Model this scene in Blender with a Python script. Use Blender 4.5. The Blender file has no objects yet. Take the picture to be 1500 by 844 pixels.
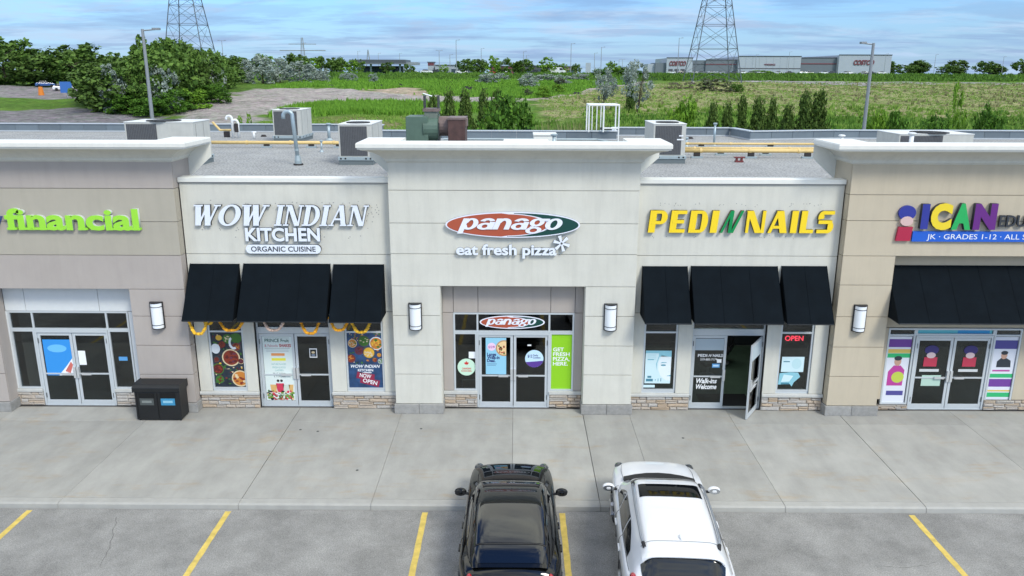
import bpy, bmesh, math, random
import numpy as np
from mathutils import Vector, Matrix
R=math.radians
S=bpy.context.scene
COL=S.collection
rnd=random.Random(7)

# ---------------------------------------------------------------- camera
cd=bpy.data.cameras.new('camera'); cam=bpy.data.objects.new('camera',cd); COL.objects.link(cam); S.camera=cam
cd.sensor_width=36; cd.lens=36*1175/1500; cd.clip_end=9000; cd.clip_start=.1
th_,ya_,rh_=R(15.05),R(.31),R(.155)
fw=Vector((-math.sin(ya_)*math.cos(th_),math.cos(ya_)*math.cos(th_),-math.sin(th_)))
r0=Vector((math.cos(ya_),math.sin(ya_),0)); u0=r0.cross(fw)
rr=r0*math.cos(rh_)+u0*math.sin(rh_); uu=u0*math.cos(rh_)-r0*math.sin(rh_)
M=Matrix((rr,uu,-fw)).transposed().to_4x4(); M.translation=Vector((0,0,9.48)); cam.matrix_world=M
# ---------------------------------------------------------------- sky and sun
SUN_EL,SUN_AZ=R(44),R(-36)          # sun high to the front right of the shops
W=bpy.data.worlds.new('World'); S.world=W; W.use_nodes=True
nt=W.node_tree; N=nt.nodes; L=nt.links; N.clear()
out=N.new('ShaderNodeOutputWorld'); bg=N.new('ShaderNodeBackground'); bg.inputs[1].default_value=.12
sky=N.new('ShaderNodeTexSky'); sky.sky_type='NISHITA'; sky.sun_disc=False
sky.sun_elevation=SUN_EL; sky.sun_rotation=R(180)-SUN_AZ*0+R(-62); sky.air_density=1.3; sky.dust_density=.6; sky.ozone_density=2.5
tc=N.new('ShaderNodeTexCoord'); sep=N.new('ShaderNodeSeparateXYZ'); L.new(tc.outputs['Generated'],sep.inputs[0])
def mth(op,a,b=None,c=None):
    n=N.new('ShaderNodeMath'); n.operation=op
    for i,v in enumerate((a,b,c)):
        if v is None: continue
        if isinstance(v,(int,float)): n.inputs[i].default_value=v
        else: L.new(v,n.inputs[i])
    return n.outputs[0]
den=mth('ADD',mth('MAXIMUM',sep.outputs[2],0.0),.10)
cx=mth('DIVIDE',sep.outputs[0],den); cy=mth('DIVIDE',sep.outputs[1],den)
cmb=N.new('ShaderNodeCombineXYZ'); L.new(cx,cmb.inputs[0]); L.new(cy,cmb.inputs[1])
def cloud(scale,xs,seed,lo,hi,det=6,rough=.6):
    mp=N.new('ShaderNodeMapping'); mp.inputs['Scale'].default_value=(xs,1,1); mp.inputs['Location'].default_value=(seed,seed*.7,0)
    L.new(cmb.outputs[0],mp.inputs[0])
    n=N.new('ShaderNodeTexNoise'); n.inputs['Scale'].default_value=scale; n.inputs['Detail'].default_value=det; n.inputs['Roughness'].default_value=rough
    n.inputs['Distortion'].default_value=.35
    L.new(mp.outputs[0],n.inputs[0])
    r=N.new('ShaderNodeMapRange'); r.inputs[1].default_value=lo; r.inputs[2].default_value=hi; r.interpolation_type='SMOOTHSTEP'
    L.new(n.outputs['Fac'],r.inputs[0]); return r.outputs[0]
def mixc(f,a,b):
    m=N.new('ShaderNodeMix'); m.data_type='RGBA'
    L.new(f,m.inputs[0]) if not isinstance(f,(int,float)) else m.inputs[0].__setattr__('default_value',f)
    for i,v in ((6,a),(7,b)):
        if isinstance(v,tuple): m.inputs[i].default_value=(*v,1)
        else: L.new(v,m.inputs[i])
    return m.outputs[2]
tint=N.new('ShaderNodeMix'); tint.data_type='RGBA'; tint.blend_type='MULTIPLY'; tint.inputs[0].default_value=1
L.new(sky.outputs[0],tint.inputs[6]); tint.inputs[7].default_value=(.34,.60,1.06,1)
white=cloud(.9,.85,3.1,.46,.64,8,.66)
gray=cloud(1.0,.7,9.4,.49,.66,7,.62)
up_=N.new('ShaderNodeMapRange'); up_.inputs[1].default_value=.12; up_.inputs[2].default_value=.5; up_.interpolation_type='SMOOTHSTEP'; L.new(sep.outputs[2],up_.inputs[0])
wcol=mixc(up_.outputs[0],(3.0,3.75,4.7),(10.9,11.2,10.2)); gcol=mixc(up_.outputs[0],(1.0,1.8,3.3),(5.5,5.5,5.4))
c1=mixc(mth('MULTIPLY',white,.85),tint.outputs[2],wcol)
hi_=cloud(1.3,.8,5.7,.42,.60,8,.62)
c1b=mixc(mth('MULTIPLY',hi_,up_.outputs[0]),c1,(10.2,10.4,9.3))
c2=mixc(mth('MULTIPLY',gray,.55),c1b,gcol)
hz=N.new('ShaderNodeMapRange'); hz.inputs[1].default_value=.14; hz.inputs[2].default_value=-.01; hz.interpolation_type='SMOOTHSTEP'; L.new(sep.outputs[2],hz.inputs[0])
low=cloud(1.6,.5,17.2,.47,.6,7,.6)
c3=mixc(mth('MULTIPLY',hz.outputs[0],.55),c2,(2.4,3.35,4.8))
c4=mixc(mth('MULTIPLY',mth('MULTIPLY',low,hz.outputs[0]),.6),c3,(1.4,2.0,3.3))
L.new(c4,bg.inputs[0]); L.new(bg.outputs[0],out.inputs[0])
sd=bpy.data.lights.new('sun','SUN'); sd.energy=1.5; sd.angle=R(15); sd.color=(1,.965,.865)
so=bpy.data.objects.new('sun',sd); COL.objects.link(so)
sdir=Vector((math.sin(-SUN_AZ)*math.cos(SUN_EL),-math.cos(SUN_AZ)*math.cos(SUN_EL),math.sin(SUN_EL)))
so.rotation_euler=sdir.to_track_quat('Z','Y').to_euler()
# sky texture: rotation 0 puts the sun at +Y, turning clockwise towards +X
sky.sun_rotation=math.atan2(sdir.x,sdir.y)
S.view_settings.view_transform='Standard'; S.view_settings.look='None'; S.view_settings.exposure=.72; S.view_settings.gamma=1
S.cycles.max_bounces=8; S.cycles.transparent_max_bounces=12; S.cycles.use_denoising=True
try: S.cycles.denoiser='OPENIMAGEDENOISE'
except Exception: pass

# ---------------------------------------------------------------- materials
MAT={}
def nm(name,col,rough=.75,metal=0,var=0,vs=6.0,stretch=None,bump=0,bs=40.0,orand=0,coat=0,spec=.5,island=0,col2=None,emit=0,streak=0,stain=None,speck=0,ss=90):
    if name in MAT: return MAT[name]
    m=bpy.data.materials.new(name); m.use_nodes=True; t=m.node_tree; n=t.nodes; l=t.links
    b=n['Principled BSDF']; b.inputs['Roughness'].default_value=rough; b.inputs['Metallic'].default_value=metal
    b.inputs['Coat Weight'].default_value=coat; b.inputs['Coat Roughness'].default_value=.03; b.inputs['Specular IOR Level'].default_value=spec
    b.inputs['Base Color'].default_value=(*col,1)
    cur=None
    tcn=n.new('ShaderNodeTexCoord')
    def noise(scale,det=5,st=None,seed=0):
        mp=n.new('ShaderNodeMapping'); l.new(tcn.outputs['Object'],mp.inputs[0]); mp.inputs['Scale'].default_value=st or (1,1,1); mp.inputs['Location'].default_value=(seed,seed,seed)
        x=n.new('ShaderNodeTexNoise'); x.inputs['Scale'].default_value=scale; x.inputs['Detail'].default_value=det; x.inputs['Roughness'].default_value=.62
        l.new(mp.outputs[0],x.inputs[0]); return x.outputs['Fac']
    def ramp(src,lo,hi,a,b_):
        r=n.new('ShaderNodeMapRange'); r.inputs[1].default_value=lo; r.inputs[2].default_value=hi; r.inputs[3].default_value=a; r.inputs[4].default_value=b_; l.new(src,r.inputs[0]); return r.outputs[0]
    def mul(colsock,fac):
        x=n.new('ShaderNodeMix'); x.data_type='RGBA'; x.blend_type='MULTIPLY'; x.inputs[0].default_value=1
        if isinstance(colsock,tuple): x.inputs[6].default_value=(*colsock,1)
        else: l.new(colsock,x.inputs[6])
        cc=n.new('ShaderNodeCombineColor'); [l.new(fac,cc.inputs[i]) for i in range(3)]
        l.new(cc.outputs[0],x.inputs[7]); return x.outputs[2]
    cur=col
    if col2 is not None:
        x=n.new('ShaderNodeMix'); x.data_type='RGBA'; x.inputs[6].default_value=(*col,1); x.inputs[7].default_value=(*col2,1)
        if island:
            g=n.new('ShaderNodeNewGeometry'); l.new(g.outputs['Random Per Island'],x.inputs[0])
        elif orand:
            oi=n.new('ShaderNodeObjectInfo'); l.new(oi.outputs['Random'],x.inputs[0])
        else: l.new(ramp(noise(vs*.6,6,stretch,3),.4,.62,0,1),x.inputs[0])
        cur=x.outputs[2]
    if var: cur=mul(cur,ramp(noise(vs,6,stretch),.25,.75,1-var,1+var))
    if streak: cur=mul(mul(cur,ramp(noise(5,6,(1,1,.12),5),.45,.75,1,1-streak)),ramp(noise(16,5,(1,1,.06),15),.55,.85,1,1-streak*.5))
    if stain is not None:
        x=n.new('ShaderNodeMix'); x.data_type='RGBA'; x.inputs[7].default_value=(*stain,1)
        if isinstance(cur,tuple): x.inputs[6].default_value=(*cur,1)
        else: l.new(cur,x.inputs[6])
        a1=ramp(noise(.55,3,(1,2.2,1),11),.53,.66,0,1); a2=ramp(noise(3.5,6,(.5,1.6,1),4),.42,.7,0,1); mm_=n.new('ShaderNodeMath'); mm_.operation='MULTIPLY'; l.new(a1,mm_.inputs[0]); l.new(a2,mm_.inputs[1]); l.new(mm_.outputs[0],x.inputs[0]); cur=x.outputs[2]
        cur=mul(cur,ramp(noise(1.9,7,(1,.35,1),31),.35,.7,1.07,.88))
    if speck: cur=mul(cur,ramp(noise(ss,2,None,7),.3,.7,1-speck,1+speck))
    if orand and col2 is None:
        oi=n.new('ShaderNodeObjectInfo'); cur=mul(cur,ramp(oi.outputs['Random'],0,1,1-orand,1+orand))
    if island and col2 is None:
        g=n.new('ShaderNodeNewGeometry'); cur=mul(cur,ramp(g.outputs['Random Per Island'],0,1,1-island,1+island))
    if not isinstance(cur,tuple): l.new(cur,b.inputs['Base Color'])
    if bump:
        bp=n.new('ShaderNodeBump'); bp.inputs['Strength'].default_value=bump; bp.inputs['Distance'].default_value=.01
        l.new(noise(bs,4),bp.inputs['Height']); l.new(bp.outputs[0],b.inputs['Normal'])
    if emit:
        b.inputs['Emission Color'].default_value=(*col,1); b.inputs['Emission Strength'].default_value=emit
    MAT[name]=m; return m
def glassmat(name,tintc=(.55,.6,.6),refl=1.0,rough=0.01):
    if name in MAT: return MAT[name]
    m=bpy.data.materials.new(name); m.use_nodes=True; t=m.node_tree; n=t.nodes; l=t.links; n.clear()
    o=n.new('ShaderNodeOutputMaterial'); tr=n.new('ShaderNodeBsdfTransparent'); tr.inputs[0].default_value=(*tintc,1)
    g=n.new('ShaderNodeBsdfGlossy'); g.inputs[0].default_value=(refl,refl,refl,1); g.inputs['Roughness'].default_value=rough
    f=n.new('ShaderNodeFresnel'); f.inputs[0].default_value=1.6
    mx=n.new('ShaderNodeMixShader'); l.new(f.outputs[0],mx.inputs[0]); l.new(tr.outputs[0],mx.inputs[1]); l.new(g.outputs[0],mx.inputs[2]); l.new(mx.outputs[0],o.inputs[0])
    MAT[name]=m; return m

# ---------------------------------------------------------------- mesh helpers
class MB:
    def __init__(s): s.v=[]; s.f=[]; s.m=[]
    def add(s,vs,fs,m=0):
        o=len(s.v); s.v+= [tuple(map(float,p)) for p in vs]; s.f+=[tuple(i+o for i in f) for f in fs]; s.m+=[m]*len(fs); return s
    def box(s,x0,x1,y0,y1,z0,z1,m=0):
        return s.add([(x0,y0,z0),(x1,y0,z0),(x1,y1,z0),(x0,y1,z0),(x0,y0,z1),(x1,y0,z1),(x1,y1,z1),(x0,y1,z1)],
          [(0,3,2,1),(4,5,6,7),(0,1,5,4),(1,2,6,5),(2,3,7,6),(3,0,4,7)],m)
    def prism(s,pts,y0,y1,m=0,mside=None):      # pts (x,z) counter-clockwise seen from -Y
        n=len(pts); ms=m if mside is None else mside
        s.add([(x,y0,z) for x,z in pts]+[(x,y1,z) for x,z in pts],[tuple(range(n))],m)
        s.f.append(tuple(len(s.v)-1-i for i in range(n))); s.m.append(ms)
        o=len(s.v)-2*n
        for i in range(n):
            j=(i+1)%n; s.f.append((o+i,o+n+i,o+n+j,o+j)); s.m.append(ms)
        return s
    def prismx(s,pts,x0,x1,m=0):   # pts (y,z)
        n=len(pts); s.add([(x0,y,z) for y,z in pts]+[(x1,y,z) for y,z in pts],[tuple(range(n)),tuple(range(2*n-1,n-1,-1))]+[(i,(i+1)%n,n+(i+1)%n,n+i) for i in range(n)],m); return s
    def prismz(s,pts,z0,z1,m=0):
        n=len(pts); s.add([(x,y,z0) for x,y in pts]+[(x,y,z1) for x,y in pts],[tuple(range(n-1,-1,-1)),tuple(range(n,2*n))]+[(i,(i+1)%n,n+(i+1)%n,n+i) for i in range(n)],m); return s
    def tube(s,pts,r,n=8,m=0,cap=True):
        P=[Vector(p) for p in pts]; rs=r if isinstance(r,(list,tuple)) else [r]*len(P); o=len(s.v); up=None
        for i,p in enumerate(P):
            d=(P[min(i+1,len(P)-1)]-P[max(i-1,0)]).normalized()
            if up is None: up=Vector((0,0,1)) if abs(d.z)<.9 else Vector((1,0,0))
            a=d.cross(up).normalized(); b=a.cross(d).normalized(); up=b
            for k in range(n):
                t=2*math.pi*k/n; q=p+(a*math.cos(t)+b*math.sin(t))*rs[i]; s.v.append(tuple(q))
        for i in range(len(P)-1):
            for k in range(n):
                j=(k+1)%n; s.f.append((o+i*n+k,o+i*n+j,o+(i+1)*n+j,o+(i+1)*n+k)); s.m.append(m)
        if cap:
            s.f.append(tuple(o+k for k in range(n-1,-1,-1))); s.f.append(tuple(o+(len(P)-1)*n+k for k in range(n))); s.m+=[m,m]
        return s
    def ball(s,c,r,nu=8,nv=5,m=0,sc=(1,1,1)):
        o=len(s.v)
        for i in range(1,nv):
            a=math.pi*i/nv
            for k in range(nu):
                t=2*math.pi*k/nu; s.v.append((c[0]+r*sc[0]*math.sin(a)*math.cos(t),c[1]+r*sc[1]*math.sin(a)*math.sin(t),c[2]+r*sc[2]*math.cos(a)))
        s.v.append((c[0],c[1],c[2]+r*sc[2])); s.v.append((c[0],c[1],c[2]-r*sc[2])); T_=len(s.v)-2
        for i in range(nv-2):
            for k in range(nu):
                j=(k+1)%nu; s.f.append((o+i*nu+k,o+(i+1)*nu+k,o+(i+1)*nu+j,o+i*nu+j)); s.m.append(m)
        for k in range(nu):
            j=(k+1)%nu; s.f.append((T_,o+k,o+j)); s.m.append(m); s.f.append((T_+1,o+(nv-2)*nu+j,o+(nv-2)*nu+k)); s.m.append(m)
        return s
    def disc(s,x,z,rx,rz,y0,y1,m=0,n=24,mside=None):
        return s.prism([(x+rx*math.cos(2*math.pi*k/n),z+rz*math.sin(2*math.pi*k/n)) for k in range(n)],y0,y1,m,mside)
    def ring(s,x,z,rx,rz,tx,tz,a0,a1,y0,y1,m=0,ms=0,n=None):
        n=n or max(4,int(abs(a1-a0)/12)); o=len(s.v)
        full=abs(a1-a0)>=359.9
        for k in range(n+1):
            a=R(a0+(a1-a0)*k/n); c,q=math.cos(a),math.sin(a)
            for (p,r_) in (((rx,rz),0),((rx-tx,rz-tz),1)):
                s.v.append((x+p[0]*c,y0,z+p[1]*q)); s.v.append((x+p[0]*c,y1,z+p[1]*q))
        for k in range(n):
            a=o+4*k; b=a+4
            s.f+=[(a,b,b+2,a+2),(a,a+1,b+1,b),(a+2,b+2,b+3,a+3)]; s.m+=[m,ms,ms]
        if not full: s.f+=[(o,o+2,o+3,o+1),(o+4*n,o+4*n+1,o+4*n+3,o+4*n+2)]; s.m+=[ms,ms]
        return s
    def mesh(s,name,mats,smooth=False):
        me=bpy.data.meshes.new(name); me.from_pydata(s.v,[],s.f); 
        for m in mats: me.materials.append(m)
        if len(mats)>1: me.polygons.foreach_set('material_index',s.m)
        if smooth: me.polygons.foreach_set('use_smooth',[True]*len(s.f))
        me.update(); return me
    def build(s,name,mats,parent=None,smooth=False,bevel=0,local=False):
        if not isinstance(mats,(list,tuple)): mats=[mats]
        me=s.mesh(name,mats,smooth)
        if smooth=='auto':
            pass
        return put(name,me,parent,bevel,local)
def wloc(o):
    v=Vector((0,0,0))
    while o is not None: v+=o.location; o=o.parent
    return v
def put(name,me,parent=None,bevel=0,local=False,loc=None):
    o=bpy.data.objects.new(name,me); COL.objects.link(o)
    if parent is not None:
        o.parent=parent
        if not local: o.location=-wloc(parent)
    if loc is not None: o.location=loc
    if bevel:
        b=o.modifiers.new('bevel','BEVEL'); b.width=bevel; b.segments=2; b.limit_method='ANGLE'
    return o
def tag(o,label,cat,group=None):
    o['label']=label; o['category']=cat
    if group: o['group']=group
    return o
def thing(name,label,cat,loc=(0,0,0),group=None):
    o=bpy.data.objects.new(name,None); o.empty_display_size=.2; COL.objects.link(o); o.location=loc; return tag(o,label,cat,group)
def struct(o): o['kind']='structure'; return o
def copy_tree(o,parent=None):
    c=o.copy(); COL.objects.link(c); c.parent=parent
    for ch in list(o.children): copy_tree(ch,c)
    return c
def autosmooth(o,ang=35):
    me=o.data; me.polygons.foreach_set('use_smooth',[True]*len(me.polygons))
    bm=bmesh.new(); bm.from_mesh(me)
    for e in bm.edges:
        e.smooth = not(len(e.link_faces)==2 and e.calc_face_angle(0)>R(ang)) if len(e.link_faces)==2 else False
    bm.to_mesh(me); bm.free(); return o

# text (built-in font) -> mesh facing -Y, lower-left at (x,z)
def textmesh(st,size,x,z,y,depth=.01,shear=0,off=0,mats=None,xs=1.0,align='LEFT',rot=0,spacing=1.0,per=False,width=None):
    def mk(b):
        c=bpy.data.curves.new('t','FONT'); c.body=b; c.size=size; c.shear=shear; c.offset=off*size; c.extrude=depth/2; c.space_character=spacing; c.resolution_u=4
        o=bpy.data.objects.new('t',c); COL.objects.link(o); bpy.context.view_layer.update()
        me=bpy.data.meshes.new_from_object(o.evaluated_get(bpy.context.evaluated_depsgraph_get())); bpy.data.objects.remove(o); bpy.data.curves.remove(c)
        n=len(me.vertices); co=np.empty(n*3); me.vertices.foreach_get('co',co); return me,co.reshape(-1,3)
    full,cf=mk(st); x0,x1=cf[:,0].min(),cf[:,0].max()
    k=xs if width is None else width/(x1-x0)
    sh={'LEFT':0,'CENTER':(x1-x0)*k/2,'RIGHT':(x1-x0)*k}[align]
    ca,sa=math.cos(R(rot)),math.sin(R(rot))
    def fin(me,co,dx=0):
        X=(co[:,0]+dx-x0)*k-sh; Z=co[:,1].copy()
        P=np.stack([x+X*ca-Z*sa, y-co[:,2], z+X*sa+Z*ca],1)
        me.vertices.foreach_set('co',P.astype(np.float32).ravel())
        me.materials.clear()
        for m in mats: me.materials.append(m)
        me.update()
        if len(mats)>1: me.polygons.foreach_set('material_index',[0 if abs(p.normal.y)>.9 else 1 for p in me.polygons])
        me.update(); return me
    if not per: return fin(full,cf)
    res=[]
    for i,ch in enumerate(st):
        if ch==' ': continue
        a,ca_=mk(ch); b,cb=mk(st[:i+1]); d=cb[:,0].max()-ca_[:,0].max()
        bpy.data.meshes.remove(b); res.append(fin(a,ca_,d))
    return res
# hand-drawn stroke letters: q slanted stem (horizontal cuts), b bar, e elliptic arc
GL={
 'W':(1.25,[('q',.20,1,.40,0,.26),('q',.62,.94,.42,0,.10),('q',.60,1,.84,0,.26),('q',1.06,.97,.84,0,.10),('b',.0,.93,.42,1),('b',.92,.93,1.24,1)]),
 'O':(1.0,[('e',.5,.5,.5,.52,.24,.09,0,360)]),
 'I':(.44,[('q',.22,1,.22,0,.26),('b',.0,.93,.44,1),('b',0,0,.44,.07)]),
 'N':(1.0,[('q',.16,1,.16,0,.10),('q',.20,1,.78,0,.27),('q',.86,1,.86,0,.10),('b',0,.93,.3,1),('b',0,0,.32,.07),('b',.72,.93,1.02,1)]),
 'D':(.95,[('q',.22,1,.22,0,.26),('b',.0,.93,.4,1),('b',0,0,.4,.07),('e',.38,.5,.55,.5,.25,.08,-90,90)]),
 'A':(1.0,[('q',.50,1,.14,0,.10),('q',.52,1,.84,0,.27),('b',.25,.28,.7,.37),('b',0,0,.3,.07),('b',.64,0,1.02,.07)]),
 'p2':(.8,[('q',.15,1,.15,0,.3),('b',.1,.86,.5,1),('b',.1,.38,.5,.53),('e',.5,.69,.3,.31,.27,.14,-90,90)]),
 'e2':(.72,[('q',.15,1,.15,0,.3),('b',.1,.84,.7,1),('b',.1,0,.7,.16),('b',.1,.42,.62,.58)]),
 'd2':(.82,[('q',.15,1,.15,0,.3),('b',.1,.86,.5,1),('b',.1,0,.5,.14),('e',.5,.5,.32,.5,.29,.14,-90,90)]),
 'i2':(.32,[('q',.16,1,.16,0,.31)]),
 'n2':(.95,[('q',.10,1,.10,0,.14),('q',.16,1,.66,0,.33),('q',.85,1,.85,0,.16)]),
 'a2':(.95,[('q',.46,1,.10,0,.16),('q',.52,1,.78,0,.34),('b',.25,.2,.65,.33)]),
 'l2':(.68,[('q',.15,1,.15,0,.3),('b',.1,0,.66,.16)]),
 's2':(.78,[('b',.2,.84,.76,1),('e',.24,.71,.24,.29,.28,.15,90,200),('b',.04,.42,.7,.58),('e',.52,.29,.26,.29,.28,.15,-90,75),('b',.0,0,.56,.16)]),
 'g2':(.9,[('q',.10,1,.10,0,.15),('q',.14,1,.62,0,.2),('q',.76,1,.76,0,.17)]),
 'p':(.78,[('q',.13,.72,.13,-.28,.25),('e',.42,.36,.37,.38,.24,.12,-165,165)]),
 'a':(.78,[('q',.65,.5,.65,0,.25),('e',.40,.49,.36,.25,.24,.13,20,165),('e',.36,.21,.35,.23,.22,.11,0,360)]),
 'n':(.80,[('q',.13,.72,.13,0,.25),('e',.40,.38,.37,.36,.25,.16,0,165),('q',.65,.4,.65,0,.25)]),
 'g':(.80,[('e',.37,.47,.34,.27,.22,.12,0,360),('e',.36,-.05,.37,.23,.2,.10,0,360),('b',.5,.58,.9,.72),('q',.22,.22,.18,.1,.16)]),
 'o':(.78,[('e',.38,.36,.39,.38,.24,.12,0,360)]),
}
def letters(seq,x,z,w,h,y,depth,mats,shear=0,gap=.08,space=.35):
    """list of one mesh per letter filling width w"""
    tot=0
    for c in seq: tot+= space if c==' ' else GL[c][0]+gap
    tot-=gap; k=w/(tot+shear*1.0); cx_=0; res=[]
    for c in seq:
        if c==' ': cx_+=space; continue
        mb=MB(); wd,st=GL[c]
        for i,q in enumerate(st):
            yy=y-depth-.0012*(i+1)
            if q[0]=='q': _,xa,za,xb,zb,t=q; mb.prism([(xb-t/2,zb),(xb+t/2,zb),(xa+t/2,za),(xa-t/2,za)],yy,y,0,1)
            elif q[0]=='b': mb.prism([(q[1],q[2]),(q[3],q[2]),(q[3],q[4]),(q[1],q[4])],yy,y,0,1)
            else: mb.ring(q[1],q[2],q[3],q[4],q[5],q[6],q[7],q[8],yy,y,0,1)
        mb.v=[(x+(cx_+px+shear*pz)*k,py,z+pz*h) for px,py,pz in mb.v]
        res.append(mb.mesh('letter',mats)); cx_+=wd+gap
    return res
# ---------------------------------------------------------------- palette
EIFS=nm('cream_stucco',(.635,.62,.545),.9,var=.06,vs=1.3,streak=.09,bump=.35,bs=160,speck=.03)
EIFSJ=nm('cream_stucco_joint',(.30,.30,.285),.9)
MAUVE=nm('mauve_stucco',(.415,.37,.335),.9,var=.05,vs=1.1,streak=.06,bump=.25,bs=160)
TAN=nm('tan_stucco',(.42,.385,.315),.9,var=.05,vs=1.1,streak=.06,bump=.25,bs=160)
BEIGE=nm('beige_stucco',(.53,.46,.345),.9,var=.05,vs=1.1,streak=.07,bump=.25,bs=160)
TRIM=nm('white_trim',(.73,.72,.66),.7,var=.04,vs=3,streak=.06)
FLASH=nm('white_flashing',(.75,.745,.685),.45,var=.04,vs=4)
LEDGE=nm('ledge_cast_stone',(.52,.52,.49),.85,var=.08,vs=5,bump=.2,bs=90)
BLOCK=nm('grey_block',(.30,.295,.28),.9,var=.2,vs=7,bump=.5,bs=60,orand=.08)
STONE=nm('ledgestone',(.50,.385,.27),.9,var=.38,vs=7,bump=.8,bs=45,orand=1,col2=(.47,.455,.43))
MORT=nm('stone_joint',(.16,.14,.12),.95)
ALU=nm('anodised_aluminium',(.60,.64,.66),.38,metal=.25,var=.03,vs=8)
DARKALU=nm('dark_metal',(.045,.05,.055),.5,metal=.3)
GLASS=glassmat('window_glass',(.50,.55,.55))
GLASSD=glassmat('door_glass',(.38,.46,.47))
BLACKCLOTH=nm('black_awning_cloth',(.004,.007,.010),.9,var=.25,vs=2,bump=.3,bs=300,spec=.12)
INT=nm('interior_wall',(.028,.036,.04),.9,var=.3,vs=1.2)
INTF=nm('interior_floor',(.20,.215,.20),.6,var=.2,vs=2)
WHITE=nm('white_face',(.82,.84,.86),.35)
LTRIM=nm('letter_return_dark',(.035,.04,.05),.5)
LGREY=nm('letter_return_grey',(.30,.32,.34),.5)
CONC=nm('concrete_slab',(.356,.349,.318),.9,var=.10,vs=1.1,bump=.25,bs=120,orand=.07,stain=(.36,.30,.22),speck=.10)
CURB=nm('kerb_concrete',(.372,.365,.335),.9,var=.10,vs=3,bump=.3,bs=90,orand=.05)
WY,TYF,DY=21.65,21.35,21.8        # wall, tower and door planes

# ---------------------------------------------------------------- ground
TY=[-3000,50,70,100,120,160,200,240,250,262,500,900,4000]; TZ=[-.2,-.2,.2,1.2,2.0,3.9,5.5,6.8,7.4,8.9,9.0,8.5,6]
def hn(x,y):
    return .25*math.sin(x*.11+1.3)*math.sin(y*.09)+.14*math.sin(x*.31+y*.17)+.08*math.sin(x*.7-y*.53+2)
def TZf(x,y):
    z=float(np.interp(y,TY,TZ))
    k=max(0,min(1,(y-62)/25))*max(0,min(1,(250-y)/12))
    return z+k*hn(x,y)
def inpoly(x,y,P):
    r=False;j=len(P)-1
    for i in range(len(P)):
        if (P[i][1]>y)!=(P[j][1]>y) and x<(P[j][0]-P[i][0])*(y-P[i][1])/(P[j][1]-P[i][1])+P[i][0]: r=not r
        j=i
    return r
LOT=[(-48,90),(-50,104),(-54.9,129.5),(-58.8,154.5),(-64,190),(-61,206),(-45.9,204),(-30.1,184),(-9.6,172),(-1,165),(0,157),(-3.8,152),(-8.7,155),(-20.8,159),(-35.3,165.5),(-33.6,155.5),(-42.2,148),(-41.4,137),(-38.1,117.5),(-37.3,90)]
TRACK=[(-1,166),(7.9,175),(21.7,214.5),(36.8,244.5),(37.6,238.5),(23.6,208),(11.5,177),(2,158)]
ROAD2=[(49,252),(74,249),(95,244),(150,243),(150,234),(86,226),(72,241),(49,247.5)]
PALE=[(-37,201),(-22.7,199.5),(-19,180),(-33,184)]
DRY=[(4,164),(12,185),(20,202),(48,243),(160,241),(160,120),(83.9,128),(55.9,136),(28.3,138),(12,133),(5,128)]
DRY2=[(-37,122),(-18.8,133),(-15.3,100),(-34.5,100)]
WEEDS=[(-39.3,130),(-41,145),(-34.6,154),(-34,163),(-20.4,156.5),(-8,152.5),(-2,150),(-6,140),(-17.4,133),(-35,131)]
LLOT=[(-95,130),(-86,145),(-78,146),(-64.9,141.5),(-56,125),(-52,100),(-60,60),(-95,60)]
LROAD=[(-150,212),(-99.5,206),(-78,166),(-107,166),(-150,176)]
from mathutils import noise as mnz
def nz(x,y,s,k): return mnz.noise(Vector((x*s,y*s*1.3,k*7.3)))
def zone(x,y):
    jx,jy=x+1.6*math.sin(y*.55+x*.2)+.8*math.sin(x*1.9), y+1.5*math.sin(x*.48)+.9*math.sin(y*1.7+x)
    if inpoly(jx,y,LROAD): return (.27,.26,.25)
    if inpoly(jx,jy,LLOT): return (.23,.225,.22)
    if inpoly(jx,jy,LOT):
        d=nz(x,y,.12,3)+.5*nz(x,y,.4,4)
        return (.39+.07*d,.365+.06*d,.325+.05*d)
    if inpoly(x,y,TRACK): return (.37,.335,.28)
    if inpoly(x,y,ROAD2): return (.34,.33,.32)
    if inpoly(jx,jy,PALE): return (.44,.36,.26)
    t=max(0,min(1,.5+1.1*nz(x,y,.035,1))); t2=max(0,min(1,.5+1.2*nz(x,y,.11,2)+.5*nz(x,y,.45,5)))
    if inpoly(jx,jy,DRY):
        a=(.32,.315,.155); b=(.20,.29,.065); k=min(1,.05+.45*t2*t+.35*t2*(1 if 150<y<185 else .3))
        return tuple(a[i]*(1-k)+b[i]*k for i in range(3))
    if inpoly(jx,jy,DRY2): 
        a=(.30,.265,.14); b=(.18,.225,.06); return tuple(a[i]*(1-t2)+b[i]*t2 for i in range(3))
    if 248<y<268: return (.035,.085,.015)
    a=(.10,.21,.025); b=(.14,.24,.04); c=(.07,.13,.025)
    return tuple((a[i]*(1-t)+b[i]*t)*(1-.35*t2)+c[i]*.35*t2 for i in range(3))
xs=[-3500,-2000,-1200,-700,-450,-320,-240]+[-200+1.6*i for i in range(250)]+[240,320,450,700,1200,2000,3500]
ys=[-900,-400,-150,-60,-20,20,44,50]+[55+1.3*i for i in range(172)]+[282,290,300,320,350,400,500,650,900,1400,2200,3200,4000]
vs=[];cs=[]
for y in ys:
    for x in xs:
        vs.append((x,y,TZf(x,y))); cs.append(zone(x,y) if abs(x)<240 and y>45 else (.06,.11,.02) if y>45 else (.12,.12,.11))
nx=len(xs); fs=[(j*nx+i,j*nx+i+1,(j+1)*nx+i+1,(j+1)*nx+i) for j in range(len(ys)-1) for i in range(nx-1)]
me=bpy.data.meshes.new('field'); me.from_pydata(vs,[],fs)
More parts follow.
